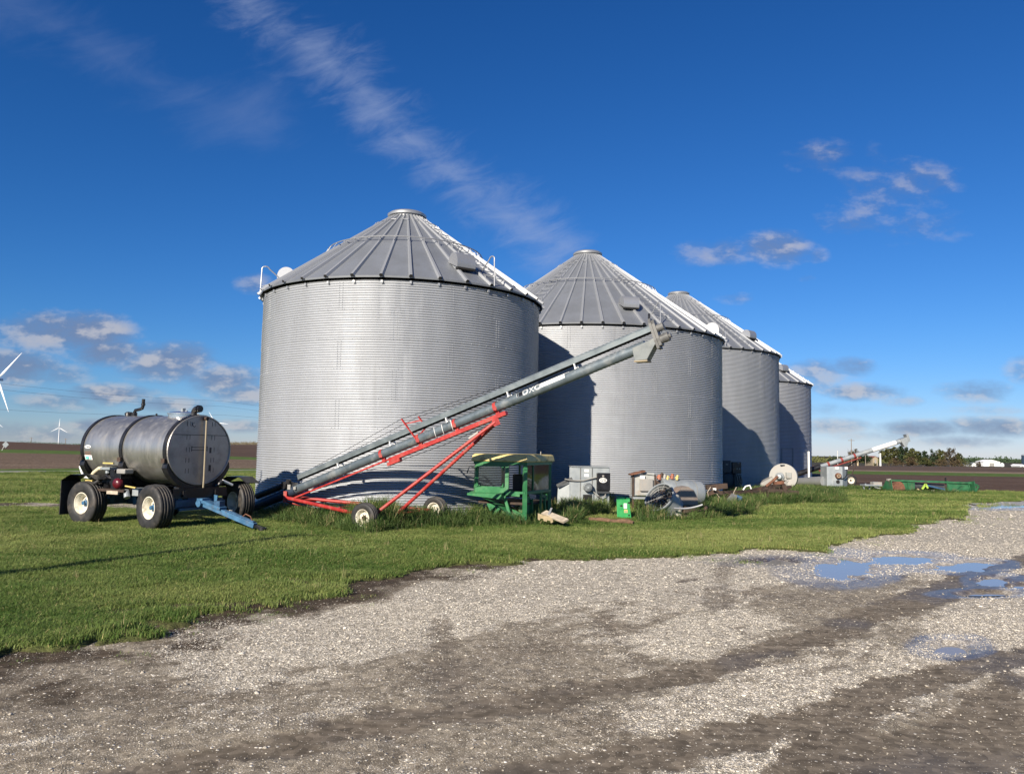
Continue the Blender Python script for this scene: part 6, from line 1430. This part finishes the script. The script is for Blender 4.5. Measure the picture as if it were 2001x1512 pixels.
# trees
def leaf_mat(name, a, b):
    m, g, bs = material(name); geo = g.new('ShaderNodeNewGeometry'); n = g.noise(geo.outputs['Position'], .45, 4, .7)
    oi = g.new('ShaderNodeObjectInfo')
    c = g.mix(g.ramp(n.outputs['Fac'], .35, .65), a+(1,), b+(1,)); g.put(bs.inputs['Base Color'], c); bs.inputs['Roughness'].default_value = .8; bs.inputs['Specular IOR Level'].default_value = .15; return m
MT['leaf_a'] = leaf_mat('olive_leaves', (.06, .07, .026), (.14, .145, .055)); MT['leaf_b'] = leaf_mat('dark_needles', (.025, .045, .024), (.06, .09, .045))
MT['leaf_c'] = leaf_mat('budding_twigs', (.09, .075, .05), (.15, .13, .085)); MT['leaf_d'] = leaf_mat('brown_brush', (.10, .07, .042), (.16, .125, .065)); MT['bark'] = mat('bark', (.07, .055, .045), .95)
def tree(px, ytop, Y, wpx, leaf, label, shape='round', bare=False, dens=1., base_dy=0, group='trees of the far shelter belt', nm='tree', cat='tree'):
    b = far_pt(px, Y); h = fx_at(px, ytop, Y).z-b.z; w = wpx*Y/1500
    t = thing(nm, label, cat, b, 0, group); r_ = random.Random(int(px*7+ytop))
    q = MB(); q.tube([(0, 0, -.3), (.1*w*.1, 0, h*.35), (0, 0, h*.8)], .2, 7, radii=[h*.035, h*.025, h*.008])
    for k in range(12 if bare else 7):
        a = r_.uniform(0, 6.28); z0 = h*r_.uniform(.18, .6); e = Vector((math.cos(a)*w*.42, math.sin(a)*w*.42, min(h*.97, z0+h*r_.uniform(.2, .45))))
        m_ = Vector((0, 0, z0)).lerp(e, .5)+Vector((0, 0, -h*.04)); q.tube([(0, 0, z0), m_, e], .05, 5, radii=[h*.014, h*.009, h*.003])
        if bare:
            for j in range(6):
                p0 = Vector((0, 0, z0)).lerp(e, r_.uniform(.4, 1)); e2 = p0+Vector((r_.uniform(-1, 1)*w*.16, r_.uniform(-1, 1)*w*.16, r_.uniform(.02, .2)*h)); q.tube([p0, e2], .02, 4, radii=[h*.005, h*.0015])
    q.build('trunk', 'bark', t)
    q = MB(); clumps = []
    for k in range(46):
        for _ in range(20):
            x, y, z = r_.uniform(-1, 1), r_.uniform(-1, 1), r_.uniform(0, 1)
            if shape == 'cone': lim = (1-z)**.8*.95+.06
            elif shape == 'bush': lim = math.sqrt(max(0, 1-z*z))
            else: lim = math.sqrt(max(0, 1-((z-.5)/.52)**2))*(.85+.3*r_.random())
            if x*x+y*y < lim*lim: clumps.append((x, y, z)); break
    zb = .06 if shape != 'round' else .14
    for (x, y, z) in clumps:
        cr = r_.uniform(.10, .22)
        for _ in range(int(70*dens)):
            v = Vector((r_.gauss(0, 1), r_.gauss(0, 1), r_.gauss(0, 1))).normalized()*cr*r_.uniform(.5, 1.05)
            p = Vector(((x*.42+v.x*.6)*w, (y*.42+v.y*.6)*w, (zb+(1-zb)*max(-.04, min(1.0, z*.86+v.z*.7+.05)))*h))
            s_ = h*r_.uniform(.022, .05); a = r_.uniform(0, 6.28); bb = r_.uniform(-1, 1); d1 = Vector((math.cos(a), math.sin(a), bb*.6)).normalized(); d2 = d1.cross(Vector((r_.uniform(-1, 1), r_.uniform(-1, 1), 1))).normalized()
            q.add([p-d1*s_, p-d2*s_*.7, p+d1*s_, p+d2*s_*.7], [(0, 1, 2, 3)])
    q.build('crown', leaf, t)
TR = [(1737, 870, 318, 44, 'leaf_a', 'tall rounded dark olive tree at the left end of the wood', 'round', False), (1765, 868, 330, 36, 'leaf_b', 'dark dense tree second from the left end of the wood', 'round', False), (1783, 874, 310, 34, 'leaf_a', 'olive tree left of the middle of the wood', 'round', False), (1803, 879, 320, 26, 'leaf_b', 'lower dark tree at the dip in the wood', 'round', False),
      (1822, 874, 325, 26, 'leaf_b', 'pointed dark spruce standing in the middle of the wood', 'cone', False), (1838, 876, 330, 24, 'leaf_a', 'slim olive tree right of the pointed spruce', 'round', False), (1856, 873, 320, 30, 'leaf_c', 'pale nearly bare spreading tree in the right half of the wood', 'round', True), (1873, 884, 325, 20, 'leaf_a', 'small olive tree right of the pale bare tree', 'round', False),
      (1669, 875, 340, 26, 'leaf_c', 'pale budding tree behind the middle of the distant auger', 'round', True), (1690, 886, 345, 30, 'leaf_b', 'low dark tree under the distant auger', 'round', False), (1629, 890, 420, 30, 'leaf_b', 'small dark trees left of the distant auger', 'bush', False)]
for (px, yt, Y, w, lf, lab, sh, br) in TR: tree(px, yt, Y, w, lf, lab, sh, br, .35 if br else 1.)
for i, (px, yt, w, lf, lab) in enumerate(((1750, 893, 34, 'leaf_d', 'brown bush at the foot of the left end of the wood'), (1780, 890, 30, 'leaf_d', 'brown thicket below the left olive trees'), (1808, 891, 34, 'leaf_a', 'olive thicket below the dip in the wood'), (1838, 894, 34, 'leaf_d', 'brown thicket in front of the pointed spruce'), (1866, 896, 34, 'leaf_d', 'brown thicket below the pale bare tree'), (1886, 899, 26, 'leaf_a', 'last low bush at the right end of the wood'), (1911, 900, 12, 'leaf_d', 'brown bush between the small shed and the white barn'), (1709, 903, 9, 'leaf_a', 'small green bush below the red roofed house'))):
    tree(px, yt, 300+i*2, w, lf, lab, 'bush', False, .9, 0, 'bushes at the foot of the wood', 'bush', 'bush')
# distant wooded skyline: one mass nobody could count
def skyline(name, x0, x1, Y, top, step, leaf, label):
    q = MB(); px = x0
    while px < x1:
        b = far_pt(px, Y); h = top(px)*Y/1500
        for _ in range(34):
            p = b+Vector((random.gauss(0, 1)*step*Y/1500, random.uniform(-20, 20), random.uniform(-.15, 1.)*h*random.uniform(.5, 1))); s_ = h*random.uniform(.07, .16)
            d1 = Vector((random.uniform(-1, 1), random.uniform(-.5, .5), random.uniform(-1, 1))).normalized(); d2 = d1.cross(Vector((0, 1, 0))).normalized(); q.add([p-d1*s_, p-d2*s_, p+d1*s_, p+d2*s_], [(0, 1, 2, 3)])
        px += step
    e = q.build(name, leaf, None); e['kind'] = 'stuff'; e['label'] = label; e['category'] = 'trees'
skyline('far_wood', 1880, 2060, 1250, lambda x: 9+2.5*math.sin(x*.11)+2*math.sin(x*.37), 2.2, 'leaf_b', 'distant dark wood along the right horizon behind the white barn')
skyline('far_wood', 1580, 1760, 900, lambda x: 10+2.5*math.sin(x*.2)+1.5*math.sin(x*.61), 2.2, 'leaf_a', 'low distant trees on the horizon right of the bins')
skyline('far_wood', 430, 520, 700, lambda x: 5.5+1.5*math.sin(x*.31), 1.6, 'leaf_c', 'thin bare distant trees on the horizon beside the nearest bin')
skyline('far_wood', 60, 180, 900, lambda x: 2.2+1.5*math.sin(x*.13), 2., 'leaf_b', 'low distant brush along the left horizon')
# buildings
MT['siding'] = mat('white_siding', (.84, .84, .82), .5); MT['redroof'] = mat('red_shingle_roof', (.22, .08, .06), .8); MT['bluesilo'] = mat('dark_blue_silo_enamel', (.03, .05, .08), .3)
def shed(px, ytop, yeave, Y, wpx, label, name='barn', roofm='siding', wallm='siding', door=True, d=9.):
    b = far_pt(px, Y); s = Y/1500; w = wpx*s; ze = fx_at(px, yeave, Y).z-b.z; zt = fx_at(px, ytop, Y).z-b.z
    t = thing(name, label, 'building', b); q = MB(); q.box((0, d/2, ze/2-.5), (w, d, ze+1)); q.add([(-w/2, 0, ze), (w/2, 0, ze), (0, 0, zt), (-w/2, d, ze), (w/2, d, ze), (0, d, zt)], [(0, 1, 2), (3, 5, 4)]); q.build('wall', wallm, t)
    q = MB()
    for s_ in (-1, 1): q.add([(s_*(w/2+.25), -.3, ze-.1), (0, -.3, zt+.06), (0, d+.3, zt+.06), (s_*(w/2+.25), d+.3, ze-.1), (s_*(w/2+.25), -.3, ze+.05), (0, -.3, zt+.2), (0, d+.3, zt+.2), (s_*(w/2+.25), d+.3, ze+.05)], [(0, 1, 2, 3), (4, 7, 6, 5), (0, 4, 5, 1), (2, 6, 7, 3), (0, 3, 7, 4), (1, 5, 6, 2)])
    q.build('roof', roofm, t)
    if door: q = MB(); q.box((0, -.04, ze*.4), (w*.3, .06, ze*.8)); q.build('door', 'whitemetal', t)
shed(1937, 898.5, 902.5, 520, 32, 'large white gabled barn at the far field edge right of the wood')
shed(1902, 904, 906.5, 480, 8, 'small white shed left of the large white barn', 'shed', 'galv_box2')
shed(1710, 891.5, 895, 420, 10, 'small house with a red roof left of the dark wood', 'house', 'redroof', 'sand')
shed(1996, 907.5, 909.5, 500, 8, 'tiny white hut at the right picture edge below the dark silo', 'hut')
o = far_pt(1957, 505); t = thing('storage_tank', 'small round white tank beside the large white barn', 'storage tank', o); q = MB(); q.lathe([(.001, -.4), (1.1, -.3), (1.2, .8), (1.1, 1.7), (.6, 2.2), (.001, 2.3)], (0, 0, 0), seg=20); q.build('shell', 'siding', t, True); q = MB(); q.cyl((0, 0, 2.2), (0, 0, 2.55), .3, seg=12); q.build('lid', 'galv_box2', t)
o = far_pt(2003, 560); zt = fx_at(2003, 887, 560).z-o.z; t = thing('silo', 'dark blue tower silo cut off by the right picture edge', 'silo', o); q = MB(); q.lathe([(2.6, -1), (2.6, zt-1)], (0, 0, 0), seg=28); q.build('wall', 'bluesilo', t, True); q = MB(); q.lathe([(2.7, zt-1.05), (2.6, zt-.7), (1.4, zt-.15), (.001, zt)], (0, 0, 0), seg=28); q.build('dome', 'galv_box', t, True)
# pole behind the photographer whose long shadow crosses the lawn
o = Vector((-13.0, -2.3, 0)); t = thing('yard_pole', 'tall wooden yard pole behind the viewer casting the long shadow on the lawn', 'pole', o); q = MB(); q.cyl((0, 0, -.2), (0, 0, 9.05), .12, .09, seg=12); q.build('shaft', 'pole', t, True); q = MB(); q.tube([(0, 0, 8.8), (.3, .1, 9.0), (.55, .2, 9.0)], .03, 8); q.build('lamp_arm', 'galv_box', t)
